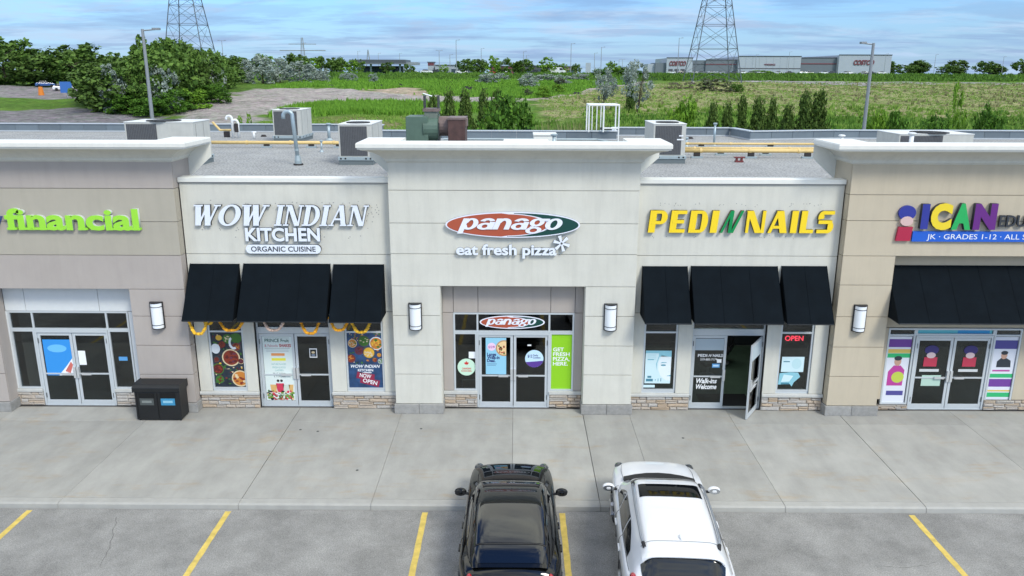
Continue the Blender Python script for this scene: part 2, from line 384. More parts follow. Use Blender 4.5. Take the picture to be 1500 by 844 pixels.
ca=me.color_attributes.new('soil','FLOAT_COLOR','POINT'); ca.data.foreach_set('color',np.array([(*c,1) for c in cs],dtype=np.float32).ravel())
me.polygons.foreach_set('use_smooth',[True]*len(fs))
m=bpy.data.materials.new('field'); m.use_nodes=True; t=m.node_tree; n=t.nodes; l=t.links; b=n['Principled BSDF']; b.inputs['Roughness'].default_value=.95; b.inputs['Specular IOR Level'].default_value=.1
at=n.new('ShaderNodeVertexColor'); at.layer_name='soil'; tcn=n.new('ShaderNodeTexCoord')
def mnoise(sc,lo,hi,a,b_,det=8):
    x=n.new('ShaderNodeTexNoise'); x.inputs['Scale'].default_value=sc; x.inputs['Detail'].default_value=det; x.inputs['Roughness'].default_value=.75; l.new(tcn.outputs['Object'],x.inputs[0])
    r=n.new('ShaderNodeMapRange'); [r.inputs[i].__setattr__('default_value',v) for i,v in ((1,lo),(2,hi),(3,a),(4,b_))]; l.new(x.outputs['Fac'],r.inputs[0]); return r.outputs[0]
cc=n.new('ShaderNodeCombineColor'); f1=mnoise(.9,.3,.7,.5,1.45); f2=mnoise(.35,.3,.7,.65,1.3); f3=mnoise(.5,.3,.7,.8,1.25)
mm=n.new('ShaderNodeMath'); mm.operation='MULTIPLY'; l.new(f1,mm.inputs[0]); l.new(f2,mm.inputs[1]); mr=n.new('ShaderNodeMath'); mr.operation='MULTIPLY'; l.new(mm.outputs[0],mr.inputs[0]); l.new(f3,mr.inputs[1])
l.new(mr.outputs[0],cc.inputs[0]); l.new(mm.outputs[0],cc.inputs[1]); l.new(mr.outputs[0],cc.inputs[2])
mx=n.new('ShaderNodeMix'); mx.data_type='RGBA'; mx.blend_type='MULTIPLY'; mx.inputs[0].default_value=1; l.new(at.outputs[0],mx.inputs[6]); l.new(cc.outputs[0],mx.inputs[7]); l.new(mx.outputs[2],b.inputs['Base Color'])
bp=n.new('ShaderNodeBump'); bp.inputs['Strength'].default_value=.8; bp.inputs['Distance'].default_value=.5; l.new(f1,bp.inputs['Height']); l.new(bp.outputs[0],b.inputs['Normal'])
me.materials.append(m); struct(put('field',me))

# parking lot
asph=bpy.data.materials.new('asphalt'); asph.use_nodes=True; t=asph.node_tree; n=t.nodes; l=t.links; b=n['Principled BSDF']; b.inputs['Roughness'].default_value=.9; b.inputs['Specular IOR Level'].default_value=.25
tcn=n.new('ShaderNodeTexCoord')
a1=mnoise(38,.3,.72,.6,1.45,4); a2=mnoise(.9,.33,.68,.74,1.22); a3=mnoise(.35,.35,.65,.9,1.1)
mm=n.new('ShaderNodeMath'); mm.operation='MULTIPLY'; l.new(a1,mm.inputs[0]); l.new(a2,mm.inputs[1]); mr=n.new('ShaderNodeMath'); mr.operation='MULTIPLY'; l.new(mm.outputs[0],mr.inputs[0]); l.new(a3,mr.inputs[1])
cc=n.new('ShaderNodeCombineColor'); [l.new(mr.outputs[0],cc.inputs[i]) for i in range(3)]
mx=n.new('ShaderNodeMix'); mx.data_type='RGBA'; mx.blend_type='MULTIPLY'; mx.inputs[0].default_value=1; mx.inputs[6].default_value=(.264,.259,.244,1); l.new(cc.outputs[0],mx.inputs[7]); l.new(mx.outputs[2],b.inputs['Base Color'])
bp=n.new('ShaderNodeBump'); bp.inputs['Strength'].default_value=.5; bp.inputs['Distance'].default_value=.01; l.new(a1,bp.inputs['Height']); l.new(bp.outputs[0],b.inputs['Normal'])
struct(MB().box(-60,60,-45,16.24,-.5,-.13).build('parking_lot',asph))
PAINT=nm('yellow_paint',(.62,.46,.11),.8,var=.25,vs=6,bump=.3,bs=80)
for i,x in enumerate((-11.0,-6.49,-2.04,1.06,4.15,8.92,12.2,-15.5)):
    ml=MB(); x0=x-.065; n_=26; rl=random.Random(i)
    yy=[16.17-5.4*k/n_ for k in range(n_+1)]
    o0=len(ml.v)
    for y in yy: ml.v+= [(x0+rl.uniform(-.006,.006),y,-.126),(x0+.13+rl.uniform(-.006,.006),y,-.126)]
    for k in range(n_): ml.f.append((2*k,2*k+2,2*k+3,2*k+1)); ml.m.append(0)
    struct(ml.build('stall_line',PAINT))
# thin cracks in the asphalt
for i,(x,y,a,n_) in enumerate(((-8.9,15.9,-70,16),(7.3,14.2,15,14),(-13.2,15.4,-30,18))):
    q=random.Random(40+i); cm=MB(); P=[]
    for k in range(n_): P.append((x,y)); a+=q.uniform(-28,28)*.8; x+=.13*math.cos(R(a)); y+=.13*math.sin(R(a))
    for k,(px,py) in enumerate(P): w=.005*q.uniform(.5,1.5); cm.v+=[(px-w,py-w,-.1285),(px+w,py+w,-.1285)]
    cm.f=[(2*k,2*k+2,2*k+3,2*k+1) for k in range(n_-1)]; cm.m=[0]*(n_-1)
    struct(cm.build('asphalt_crack',nm('crack_dark',(.12,.118,.11),.95)))
# pavement in front of the shops: a base with separate slabs, joints and kerb stones
pv=struct(MB().box(-60,60,16.42,21.9,-.45,-.03).build('pavement',nm('pavement_base',(.14,.135,.125),.95)))
SX=[-40,-34,-28,-22,-18.4,-14.5,-10.4,-6.29,-3.28,-.08,1.93,3.26,6.12,9.3,12.6,16.2,22,28,34,40]
for i in range(len(SX)-1):
    x0,x1=SX[i],SX[i+1]
    rows=[(16.53,20.72),(20.72,21.68)] if i not in (6,9,10,11) else [(16.53,21.68)]
    for (y0,y1) in rows:
        g0=.008 if i in (7,10,13) else .003; g1=.008 if i+1 in (7,10,13) else .003; g=.003; MB().box(x0+g0,x1-g1,y0+g,y1-g,-.06,0).build('slab',CONC,pv,bevel=.004)
kb=SX[:]
for i in range(len(kb)-1):
    x0,x1=kb[i]+.003,kb[i+1]-.003
    MB().prismx([(16.25,-.3),(16.525,-.3),(16.525,.0),(16.33,-.004),(16.28,-.03)][::-1],x0,x1).build('kerb_stone',CURB,pv,bevel=.008)
# drain plates in the slabs
for x,y in ((-3.9,17.9),(-5.9,20.2),(-5.4,20.1),(-2.6,20.3),(4.5,19.8)):
    MB().tube([(x,y,-.02),(x,y,.004)],.035,10).build('pavement_plug',nm('dark_plug',(.06,.06,.06),.7),pv)

# ---------------------------------------------------------------- shop walls
def panel(par,x0,x1,z0,z1,y,mat,th=.05,g=.007,name='wall_panel'):
    return MB().box(x0+g,x1-g,y,y+th,z0+g,z1-g).build(name,mat,par,bevel=.006)
stones=[]
for i in range(10):
    mb=MB(); q=random.Random(i); j=lambda a:q.uniform(-a,a)
    o=[(-.5,0,-.5),(.5,0,-.5),(.5,0,.5),(-.5,0,.5)]
    mid=[(-.5+.03+j(.02),-.6,-.5+.08+j(.05)),(.5-.03+j(.02),-.6,-.5+.08+j(.05)),(.5-.03+j(.02),-.6,.5-.08+j(.05)),(-.5+.03+j(.02),-.6,.5-.08+j(.05))]
    fr=[(x*.88+j(.03),-1+j(.15),z*.7+j(.06)) for x,_,z in mid]; c=(j(.2),-1.12+j(.1),j(.15))
    mb.add(o+mid+fr+[c],[(0,1,5,4),(1,2,6,5),(2,3,7,6),(3,0,4,7),(4,5,9,8),(5,6,10,9),(6,7,11,10),(7,4,8,11),(8,9,12),(9,10,12),(10,11,12),(11,8,12)])
    stones.append(mb.mesh('stone',[STONE]))
def stonewall(par,x0,x1,y,z0,z1,side=None):
    """courses of separate ledgestones standing proud of a dark bed"""
    MB().box(x0,x1,y,y+.12,z0,z1).build('stone_bed',MORT,par)
    w=wloc(par); z=z0+.005; 
    nr=max(3,round((z1-z0)/.12)); hs=[rnd.uniform(.8,1.25) for _ in range(nr)]; k=(z1-z0-.01)/sum(hs)
    for h in hs:
        h*=k; x=x0+.003
        while x<x1-.02:
            l_=min(rnd.choice((.2,.28,.34,.42,.55)),x1-.003-x)
            if x1-.003-x-l_<.08: l_=x1-.003-x
            if l_<.26 or rnd.random()<.6: pcs=[(z,h)]
            else: f=rnd.uniform(.4,.6); pcs=[(z,h*f),(z+h*f,h*(1-f))]
            for (zz,hh) in pcs:
                o=put('stone',rnd.choice(stones),par,local=True); o.location=Vector((x+l_/2,y,zz+hh/2))-w
                o.scale=(l_-.008,rnd.uniform(.025,.05),hh-.008)
            x+=l_
        z+=h
def window(par,x0,x1,z0,z1,y,bars_z=(),bars_x=(),f=.05,glass=None,d=.1):
    fr=MB(); fr.box(x0,x0+f,y,y+d,z0,z1).box(x1-f,x1,y,y+d,z0,z1).box(x0+f,x1-f,y,y+d,z1-f,z1).box(x0+f,x1-f,y,y+d,z0,z0+f)
    for z in bars_z: fr.box(x0+f,x1-f,y+.004,y+d-.004,z-f/2,z+f/2)
    zs=[z0+f]+[q for z in sorted(bars_z) for q in (z-f/2,z+f/2)]+[z1-f]
    for x in bars_x:
        for k in range(0,len(zs),2): fr.box(x-f/2,x+f/2,y+.008,y+d-.008,zs[k],zs[k+1])
    w=fr.build('window_frame',ALU,par)
    xs_=[x0+f]+[q for x in sorted(bars_x) for q in (x-f/2,x+f/2)]+[x1-f]
    for k in range(0,len(zs),2):
        for i in range(0,len(xs_),2):
            MB().box(xs_[i],xs_[i+1],y+.045,y+.053,zs[k],zs[k+1]).build('pane',glass or GLASS,w)
    return w
def door(par,x0,x1,y,z0=.02,z1=2.22,hinge='L',rail=.98,angle=0,locked=True,box=None):
    """one glazed door leaf: frame with pane, handle and push bar"""
    f=.075; w=x1-x0; m=MB()
    m.box(0,f,0,.045,z0,z1).box(w-f,w,0,.045,z0,z1).box(f,w-f,0,.045,z1-f,z1).box(f,w-f,0,.045,z0,z0+.14)
    o=m.build('door',ALU,par,bevel=.004,local=True); o.location=Vector((x0,y,0))-wloc(par)
    def kid(mb,nmn,mt):
        q=mb.build(nmn,mt,o,local=True); return q
    kid(MB().box(f,w-f,.018,.026,z0+.14,z1-f),'pane',GLASSD)
    kid(MB().box(f,w-f,-.012,.016,rail-.02,rail+.02),'push_bar',ALU)
    hx=w-f*.5 if hinge=='L' else f*.5
    kid(MB().box(hx-.035,hx+.035,-.05,-.003,rail-.12,rail+.22),'handle',nm('satin_steel',(.72,.74,.75),.3,metal=.6))
    kid(MB().box(hx-.38 if hinge=='L' else hx+.1,hx-.1 if hinge=='L' else hx+.38,-.05,-.013,rail-.03,rail+.035),'lock_bar',MAT['satin_steel'])
    ex=.012 if hinge=='L' else w-.012
    for z in (z0+.22,z1-.3): kid(MB().tube([(ex,-.012,z),(ex,-.012,z+.14)],.014,8),'hinge',nm('hinge_steel',(.2,.22,.23),.4,metal=.7))
    return o
def dframe(par,x0,x1,y,z1=2.24,ztop=2.38,f=.05,d=.12):
    return MB().box(x0-f,x0,y,y+d,0,z1).box(x1,x1+f,y,y+d,0,z1).box(x0-f,x1+f,y-.002,y+d,z1,ztop).box(x0,x1,y+.01,y+d,-.01,.02).build('door_frame',ALU,par)

# the common building behind the shop fronts: roof, rear parapet, party walls
mall=thing('strip_mall','long low grey gravel roofed shopping plaza building behind the shop fronts','building',(0,21.9,0))
GRAV=nm('roof_gravel',(.285,.29,.285),.95,var=.16,vs=.9,bump=1.0,bs=40,speck=.5,ss=14)
gt=GRAV.node_tree; 
MB().box(-60,60,21.9,46.2,6.0,6.28).build('roof',GRAV,mall)
rb=MB(); rb.box(-60,60,46.0,46.2,-.2,6.0); 
for x in (-60,-24,-9.3,-3.6,3.15,8.95,24,59.8): rb.box(x,x+.15,21.9,46.0,-.1,6.0)
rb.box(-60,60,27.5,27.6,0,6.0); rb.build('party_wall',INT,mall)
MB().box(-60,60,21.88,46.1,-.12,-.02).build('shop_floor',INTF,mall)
SIDING=nm('grey_metal_siding',(.155,.19,.215),.5,metal=.1,var=.08,vs=3,orand=.12)
CAPM=nm('galvanised_cap',(.55,.58,.60),.35,metal=.3,var=.05)
def para(pts,z0=6.2,z1=6.68):
    for a,b in zip(pts[:-1],pts[1:]):
        a=Vector(a);b=Vector(b); L_=(b-a).length; d=(b-a)/L_; nrm=Vector((d.y,-d.x)); 
        nn=max(1,round(L_/1.25)); 
        for k in range(nn):
            p=a+d*(L_*k/nn+.006); q=a+d*(L_*(k+1)/nn-.006)
            MB().prismz([(p.x,p.y),(q.x,q.y),(q.x-nrm.x*.2,q.y-nrm.y*.2),(p.x-nrm.x*.2,p.y-nrm.y*.2)],z0,z1).build('parapet_panel',SIDING,mall,bevel=.008)
        p=a-d*.0+nrm*.05; q=b+nrm*.05
        MB().prismz([(p.x,p.y),(q.x,q.y),(q.x-nrm.x*.32,q.y-nrm.y*.32),(p.x-nrm.x*.32,p.y-nrm.y*.32)],z1,z1+.045+.002*rnd.random()).build('parapet_cap',CAPM,mall)
        MB().prismz([(a.x+nrm.x*.03,a.y+nrm.y*.03),(b.x+nrm.x*.03,b.y+nrm.y*.03),(b.x,b.y),(a.x,a.y)],z0+.08,z0+.14).build('base_flashing',CAPM,mall)
para([(-30,44.6),(-7.5,44.6),(-7.4,40.0),(4.9,40.0),(5.0,42.7),(11.15,42.7),(11.5,40.2),(16,41.2),(40,41.2)])
# fronts --------------------------------------------------------------------
def coping(par,x0,x1,y,z0=6.60,z1=6.72,depth=.35,mat=None):
    MB().prismx([(y-.06,z0),(y-.06,z1-.01),(y-.04,z1),(y+depth,z1),(y+depth,z0)][::-1],x0,x1).build('coping',mat or FLASH,par)
    MB().box(x0,x1,y-.035,y+.05,z0-.035,z0).build('coping_drip',EIFSJ,par)
    MB().box(x0,x1,y+.1,y+depth,6.0,z0).build('parapet',EIFS,par)
def flat_shop(par,xl,xr,w1,dr,w2,seam=4.60):
    # wall panels leave openings w1, dr, w2 (x ranges)
    bk=MB()
    for (a,b_) in ((xl,w1[0]),(w1[1],dr[0]),(dr[1],w2[0]),(w2[1],xr)):
        z0=.52; panel(par,a,b_,z0,2.95,WY,EIFS); bk.box(a,b_,WY+.05,WY+.25,z0,2.95)
    bk.box(xl,xr,WY+.05,WY+.25,2.95,6.6).build('wall',EIFSJ,par)
    panel(par,xl,xr,2.95,seam,WY,EIFS); panel(par,xl,xr,seam,6.6,WY,EIFS)
    coping(par,xl,xr,WY)
    for (a,b_) in ((xl,dr[0]),(dr[1],xr)):
        stonewall(par,a,b_,WY+.02,0,.43)
        MB().prismx([(WY-.05,.43),(WY-.05,.50),(WY-.03,.52),(WY+.2,.52),(WY+.2,.43)][::-1],a,b_).build('ledge',LEDGE,par,bevel=.006)
        MB().box(a,b_,WY+.05,WY+.25,.52,.58).build('sill',ALU,par)

rest=thing('restaurant_front','cream stucco front of the Indian restaurant, left of the projecting pizza shop','shop front',(-6.3,WY,0))
flat_shop(rest,-9.15,-3.44,(-8.78,-7.78),(-7.44,-5.31),(-4.88,-3.79))
window(rest,-8.78,-7.78,.58,2.95,WY+.04,bars_z=(2.33,)); window(rest,-4.88,-3.79,.58,2.95,WY+.04,bars_z=(2.33,))
dframe(rest,-7.39,-5.36,DY); window(rest,-7.44,-5.31,2.38,2.95,DY,glass=GLASS)
door(rest,-7.385,-6.385,DY+.03,hinge='L'); door(rest,-6.365,-5.365,DY+.03,hinge='R')
# reveals of the door bay
MB().box(-7.47,-7.44,WY+.05,DY+.15,0,2.95).build('door_reveal',ALU,rest); MB().box(-5.31,-5.28,WY+.05,DY+.15,0,2.95).build('door_reveal',ALU,rest)

nail=thing('nail_salon_front','cream stucco front of the nail salon, right of the projecting pizza shop','shop front',(6.1,WY,0))
flat_shop(nail,3.30,8.86,(3.64,4.60),(5.02,7.11),(7.51,8.45))
window(nail,3.64,4.60,.58,2.95,WY+.04,bars_z=(2.36,)); window(nail,7.51,8.45,.58,2.95,WY+.04,bars_z=(2.36,))
dframe(nail,5.07,7.06,DY); window(nail,5.02,7.11,2.38,2.95,DY)
door(nail,5.075,6.05,DY+.03,hinge='L')
od=door(nail,6.07,7.055,DY+.03,hinge='R'); 
# the right leaf stands open: turned about its right edge
od.location=Vector((7.05,DY-.01,0))-wloc(nail); 
ang=math.atan2(20.93-DY,6.50-7.05); 
me2=od.data; wd=.985
for o in [od]+list(od.children):
    me2=o.data.copy(); o.data=me2; me2.transform(Matrix.Translation((-wd,0,0)))
od.rotation_euler=(0,0,ang-math.pi); od['label']='open right leaf of the salon door swung outward'
MB().box(4.99,5.02,WY+.05,DY+.15,0,2.95).build('door_reveal',ALU,nail); MB().box(7.11,7.14,WY+.05,DY+.15,0,2.95).build('door_reveal',ALU,nail)

def tower(par,x0,x1,rec,zr,rows,mat,yb=22.5,topmat=None,bandcol=None):
    """projecting false-front tower: panels, recess opening rec=(xa,xb) up to zr, flared cornice"""
    xa,xb=rec; bk=MB(); g=.05
    if xa>x0: bk.box(x0+.04,xa,TYF+.05,DY-.01,0,zr)
    if xb<x1: bk.box(xb,x1-.04,TYF+.05,DY-.01,0,zr)
    bk.box(x0+.04,x1-.04,TYF+.05,yb,zr,7.5); bk.build('tower_core',mat,par)
    zz=[.29]+rows
    for a,b_ in zip(zz[:-1],zz[1:]):
        mt=bandcol(a) if bandcol else mat
        if b_<=zr+.02:
            if xa>x0: panel(par,x0,xa,a,b_,TYF,mt)
            if xb<x1: panel(par,xb,x1,a,b_,TYF,mt)
        else: panel(par,x0,x1,a,b_,TYF,mt)
        for xs_,sg in ((x0,1),(x1,-1)):
            ylim=WY if b_<6.65 else yb
            MB().box(min(xs_,xs_+sg*.05),max(xs_,xs_+sg*.05),TYF+.055,ylim-.005,a+.006,b_-.006).build('side_panel',mt,par)
    for (a,b_) in ((x0,xa),(xb,x1)):
        if b_-a<.3: continue
        k=max(1,round((b_-a)/.66)); 
        for i in range(k):
            MB().box(a-.04+ (b_-a+.08)*i/k+.004,a-.04+(b_-a+.08)*(i+1)/k-.004,TYF-.06,DY-.02,0,.285).build('base_block',BLOCK,par,bevel=.012)
def cornice(par,x0,x1,yb=22.5,ov=.68,w=1.05):
    # flared cove + flat cap, mitred round the corners
    prof=[(0,7.16),(.03,7.20),(.06,7.205),(.07,7.27),(.16,7.36),(.30,7.45),(.46,7.51),(.58,7.535),(.60,7.56),(ov-.03,7.565),(ov-.03,7.60),(ov,7.605),(ov,7.70),(ov-.02,7.73)]
    path=lambda d:[(x0-d,yb),(x0-d,TYF-d),(x1+d,TYF-d),(x1+d,yb)]
    mb=MB()
    for d,z in prof: mb.v+=[(x,y,z) for x,y in path(d)]
    for i in range(len(prof)-1):
        for k in range(3): mb.f.append((4*i+k,4*i+k+1,4*i+4+k+1,4*i+4+k)); mb.m.append(1 if prof[i][0]<.55 else 0)
    mb.build('cornice',[TRIM,EIFS],par)
    # top cap with the roof well left open in the middle
    zt=7.732; o=[(x0-ov+.02,yb),(x0-ov+.02,TYF-ov+.02),(x1+ov-.02,TYF-ov+.02),(x1+ov-.02,yb)]; ii=[(x0+w-ov,yb),(x0+w-ov,TYF-ov+.75),(x1-w+ov,TYF-ov+.75),(x1-w+ov,yb)]
    c=MB(); c.v=[(x,y,zt) for x,y in o+ii]+[(x,y,6.3) for x,y in ii]+[(x,y,7.2) for x,y in o]
    c.f=[(0,4,5,1),(1,5,6,2),(2,6,7,3),(4,8,9,5),(5,9,10,6),(6,10,11,7),(0,12,8,4),(3,7,11,15)]; c.m=[0]*8
    c.build('cornice_cap',FLASH,par)
piz=thing('pizza_shop_front','cream stucco tower with flared white cornice holding the pizza shop entrance','shop front',(-.07,TYF,0))
ROWS=[1.19,2.06,2.93,3.78,4.69,5.54,6.43,7.17]
tower(piz,-3.44,3.30,(-2.10,1.91),3.78,ROWS,EIFS)
cornice(piz,-3.44,3.30)
# recess
MB().box(-2.10,-2.095,TYF+.05,DY,.0,3.78).box(1.905,1.91,TYF+.05,DY,0,3.78).box(-2.1,1.91,TYF+.05,DY,3.775,3.78).build('recess_lining',EIFS,piz)
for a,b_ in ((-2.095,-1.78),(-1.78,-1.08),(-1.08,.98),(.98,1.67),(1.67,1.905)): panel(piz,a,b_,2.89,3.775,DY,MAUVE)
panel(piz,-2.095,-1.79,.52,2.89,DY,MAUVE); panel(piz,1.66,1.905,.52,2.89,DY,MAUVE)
MB().box(-2.095,1.905,DY+.05,DY+.2,2.89,3.775).build('wall',EIFSJ,piz)
for a,b_ in ((-2.095,-1.12),(.96,1.905)):
    stonewall(piz,a,b_,DY+.0,0,.42); MB().box(a,b_,DY-.06,DY+.15,.42,.515).build('ledge',LEDGE,piz,bevel=.008)
window(piz,-1.79,1.66,2.30,2.89,DY,bars_x=(-1.10,.95))
window(piz,-1.79,-1.12,.52,2.298,DY); window(piz,.97,1.66,.52,2.298,DY)
dframe(piz,-1.07,.92,DY-.01,z1=2.22,ztop=2.297)
door(piz,-1.065,-.085,DY+.02,hinge='L'); door(piz,-.065,.915,DY+.02,hinge='R')

fin=thing('financial_office_front','mauve stucco tower with tan sign band at the left edge of the picture','shop front',(-13.5,TYF,0))
BC=lambda z: TAN if 4.6<z<6.4 else MAUVE
tower(fin,-22.0,-9.17,(-14.55,-10.72),3.66,[1.15,2.02,2.88,3.66,4.62,5.55,6.45,7.17],MAUVE,bandcol=BC)
cornice(fin,-22.0,-9.17)
LINW=nm('white_panel',(.66,.68,.68),.8,var=.03)
for a,b_ in ((-14.55,-13.95),(-13.95,-11.85),(-11.85,-10.73)): panel(fin,a,b_,2.88,3.655,DY,LINW)
panel(fin,-11.05,-10.73,.52,2.88,DY,LINW); panel(fin,-14.9,-14.5,.52,2.88,DY,LINW)
MB().box(-14.55,-10.72,DY+.05,DY+.2,2.88,3.655).build('wall',EIFSJ,fin)
window(fin,-14.5,-11.06,2.32,2.88,DY,bars_x=(-13.82,-11.70))
window(fin,-14.5,-13.82,.52,2.318,DY); window(fin,-11.70,-11.06,.52,2.318,DY)
dframe(fin,-13.76,-11.76,DY-.01,ztop=2.317); door(fin,-13.755,-12.77,DY+.02,hinge='L'); door(fin,-12.75,-11.765,DY+.02,hinge='R')
for a,b_ in ((-15.6,-13.82),(-11.70,-10.74)):
    stonewall(fin,a,b_,DY,0,.43); MB().box(a,b_,DY-.06,DY+.15,.43,.515).build('ledge',LEDGE,fin,bevel=.008)

edu=thing('learning_centre_front','beige stucco tower with a long black awning at the right edge of the picture','shop front',(13,TYF,0))
tower(edu,8.88,21.0,(10.32,16.2),4.68,[1.18,2.06,2.95,3.86,4.68,5.65,6.35,7.17],BEIGE)
cornice(edu,8.88,21.0)
panel(edu,10.32,16.2,2.5,4.66,DY,BEIGE); MB().box(10.32,16.2,DY+.05,DY+.2,2.5,4.66).build('wall',EIFSJ,edu)
panel(edu,10.32,10.62,.3,2.5,DY,BEIGE); panel(edu,14.42,16.2,.3,2.5,DY,BEIGE)
window(edu,10.62,11.40,.15,2.48,DY,bars_z=(2.27,)); window(edu,13.64,14.42,.15,2.48,DY,bars_z=(2.27,)); window(edu,11.40,13.64,2.27,2.48,DY)
dframe(edu,11.47,13.57,DY-.01,z1=2.2,ztop=2.268); door(edu,11.475,12.51,DY+.02,z1=2.18,hinge='L'); door(edu,12.53,13.565,DY+.02,z1=2.18,hinge='R')
stonewall(edu,10.34,11.42,DY-.02,0,.14); stonewall(edu,13.62,16.2,DY-.02,0,.3)

# ---------------------------------------------------------------- awnings
def awning(x0,x1,y,z0,z1,out_,label,grp='black cloth awnings above the shop windows',val=.0):
    t=thing('awning',label,'awning',((x0+x1)/2,y,z0),grp)
    yt=.03; n=10; mb=MB()
    for i in range(n+1):
        f=i/n; sag=-.012*math.sin(math.pi*f)
        mb.v+=[(x0-.02*f,y-yt-(out_-yt)*f,z1-(z1-z0)*f+sag),(x1+.02*f,y-yt-(out_-yt)*f,z1-(z1-z0)*f+sag)]
    for i in range(n): mb.f.append((2*i,2*i+2,2*i+3,2*i+1)); mb.m.append(0)
    o=mb.build('cloth',BLACKCLOTH,t); sm=o.modifiers.new('s','SOLIDIFY'); sm.thickness=.012
    MB().prismx([(y-out_,z0),(y-yt,z1),(y,z1),(y,z0)],x0-.012,x0).build('side_cloth',BLACKCLOTH,t); MB().prismx([(y-out_,z0),(y-yt,z1),(y,z1),(y,z0)],x1,x1+.012).build('side_cloth',BLACKCLOTH,t)
    fr=MB().tube([(x0,y-out_+.02,z0+.0),(x1,y-out_+.02,z0+.0)],.018,8).tube([(x0,y-.03,z0+.0),(x0,y-out_+.02,z0+.0)],.015,6).tube([(x1,y-.03,z0+.0),(x1,y-out_+.02,z0+.0)],.015,6)
    if x1-x0>1.8: fr.tube([((x0+x1)/2,y-.03,z0),((x0+x1)/2,y-out_+.03,z0)],.014,6)
    fr.build('frame',DARKALU,t)
    # stitched seams on the cloth
    k=max(1,round((x1-x0)/.78)); sm=MB()
    for i in range(1,k):
        x=x0+(x1-x0)*i/k; sm.tube([(x,y-yt-(out_-yt)*f-.006,z1-(z1-z0)*f+.006-.012*math.sin(math.pi*f)) for f in (0,.25,.5,.75,1)],.003,5)
    if k>1: sm.build('seam',BLACKCLOTH,t)['kind']='stuff'
    return t
AW=.95
awning(-9.05,-7.70,WY-.003,2.94,4.33,AW,'black awning over the left window of the Indian restaurant')
awning(-7.56,-5.17,WY-.003,2.93,4.34,AW,'wide black awning over the door of the Indian restaurant')
awning(-5.06,-3.68,WY-.003,2.92,4.33,AW,'black awning over the right window of the Indian restaurant')
awning(3.50,4.73,WY-.003,2.92,4.31,AW,'narrow black awning over the left window of the nail salon')
awning(4.85,7.22,WY-.003,2.92,4.32,AW,'wide black awning over the open door of the nail salon')
awning(7.35,8.58,WY-.003,2.92,4.33,AW,'narrow black awning over the right window of the nail salon')
awning(10.34,16.1,DY-.003,2.95,4.33,AW+.15,'long black awning over the learning centre entrance at the right edge')
# ---------------------------------------------------------------- signs
def putall(meshes,par,name='letter'):
    for me in meshes:
        me.name=name; put(name,me,par)
s=thing('shop_sign','white letters WOW INDIAN KITCHEN with an ORGANIC CUISINE pill below','sign',(-6.45,WY,5.1))
FACE=nm('sign_face_white',(.78,.82,.88),.3)
# WOW INDIAN
putall(letters('WOW',-8.93,5.42,2.25,.57,WY-.01,.10,[FACE,LTRIM],shear=.30,gap=-.02),s)
putall(letters('INDIAN',-6.62,5.42,2.62,.57,WY-.01,.10,[FACE,LTRIM],shear=.28,gap=.06),s)
putall(textmesh('KITCHEN',.50,-7.43,5.0,WY-.05,depth=.09,off=.034,mats=[FACE,LTRIM],width=2.05,per=True),s)
pl=MB(); zc,h_=4.765,.125; pts=[]
for k in range(13): a=R(-90+180*k/12); pts.append((-5.50+h_*math.cos(a),zc+h_*math.sin(a)))
for k in range(13): a=R(90+180*k/12); pts.append((-7.32+h_*math.cos(a),zc+h_*math.sin(a)))
pl.prism(pts,WY-.10,WY-.005,0,1); pl.build('pill_board',[FACE,LTRIM],s)
putall([textmesh('ORGANIC CUISINE',.20,-6.41,4.70,WY-.104,depth=.004,off=.012,mats=[LTRIM],align='CENTER',width=1.78)],s,'lettering')
OLDH=nm('old_fixing_hole',(.30,.29,.27),.9)
hm=MB(); q=random.Random(3)
for i in range(46):
    x=q.uniform(-8.8,-3.9); z=q.choice((5.36,5.30,6.05,5.1))+q.uniform(-.05,.05)
    if -7.5<x<-5.3 and z<5.35: continue
    hm.disc(x,z,.012+.01*q.random(),.014,WY-.002,WY,n=6)
for i in range(18): hm.disc(q.uniform(-4.15,-3.75),q.uniform(5.4,6.0),.014,.018,WY-.002,WY,n=6)
hm.build('fixing_holes',OLDH,rest)['kind']='stuff'
hm=MB()
for i in range(46):
    x=q.uniform(3.7,8.5); hm.disc(x,q.choice((6.02,6.05,5.14))+q.uniform(-.05,.05),.012,.014,WY-.002,WY,n=6)
hm.build('fixing_holes',OLDH,nail)['kind']='stuff'
# PEDI N NAILS
YEL=nm('sign_yellow',(.93,.66,.02),.35); YED=nm('sign_yellow_edge',(.10,.085,.02),.5); GRN=nm('sign_green',(.0,.26,.07),.35)
s=thing('shop_sign','yellow PEDI and NAILS letters with a slanted green N between them','sign',(6.1,WY,5.2))
H_=.61
putall(letters(['p2','e2','d2','i2'],3.58,5.27,1.93,H_,WY-.01,.11,[YEL,YED],shear=.10,gap=.15),s)
putall(letters(['g2'],5.53,5.27,.66,H_,WY-.01,.11,[GRN,YED],shear=.62,gap=0),s)
putall(letters(['n2','a2','i2','l2','s2'],6.21,5.27,2.42,H_,WY-.01,.11,[YEL,YED],shear=.06,gap=.14),s)
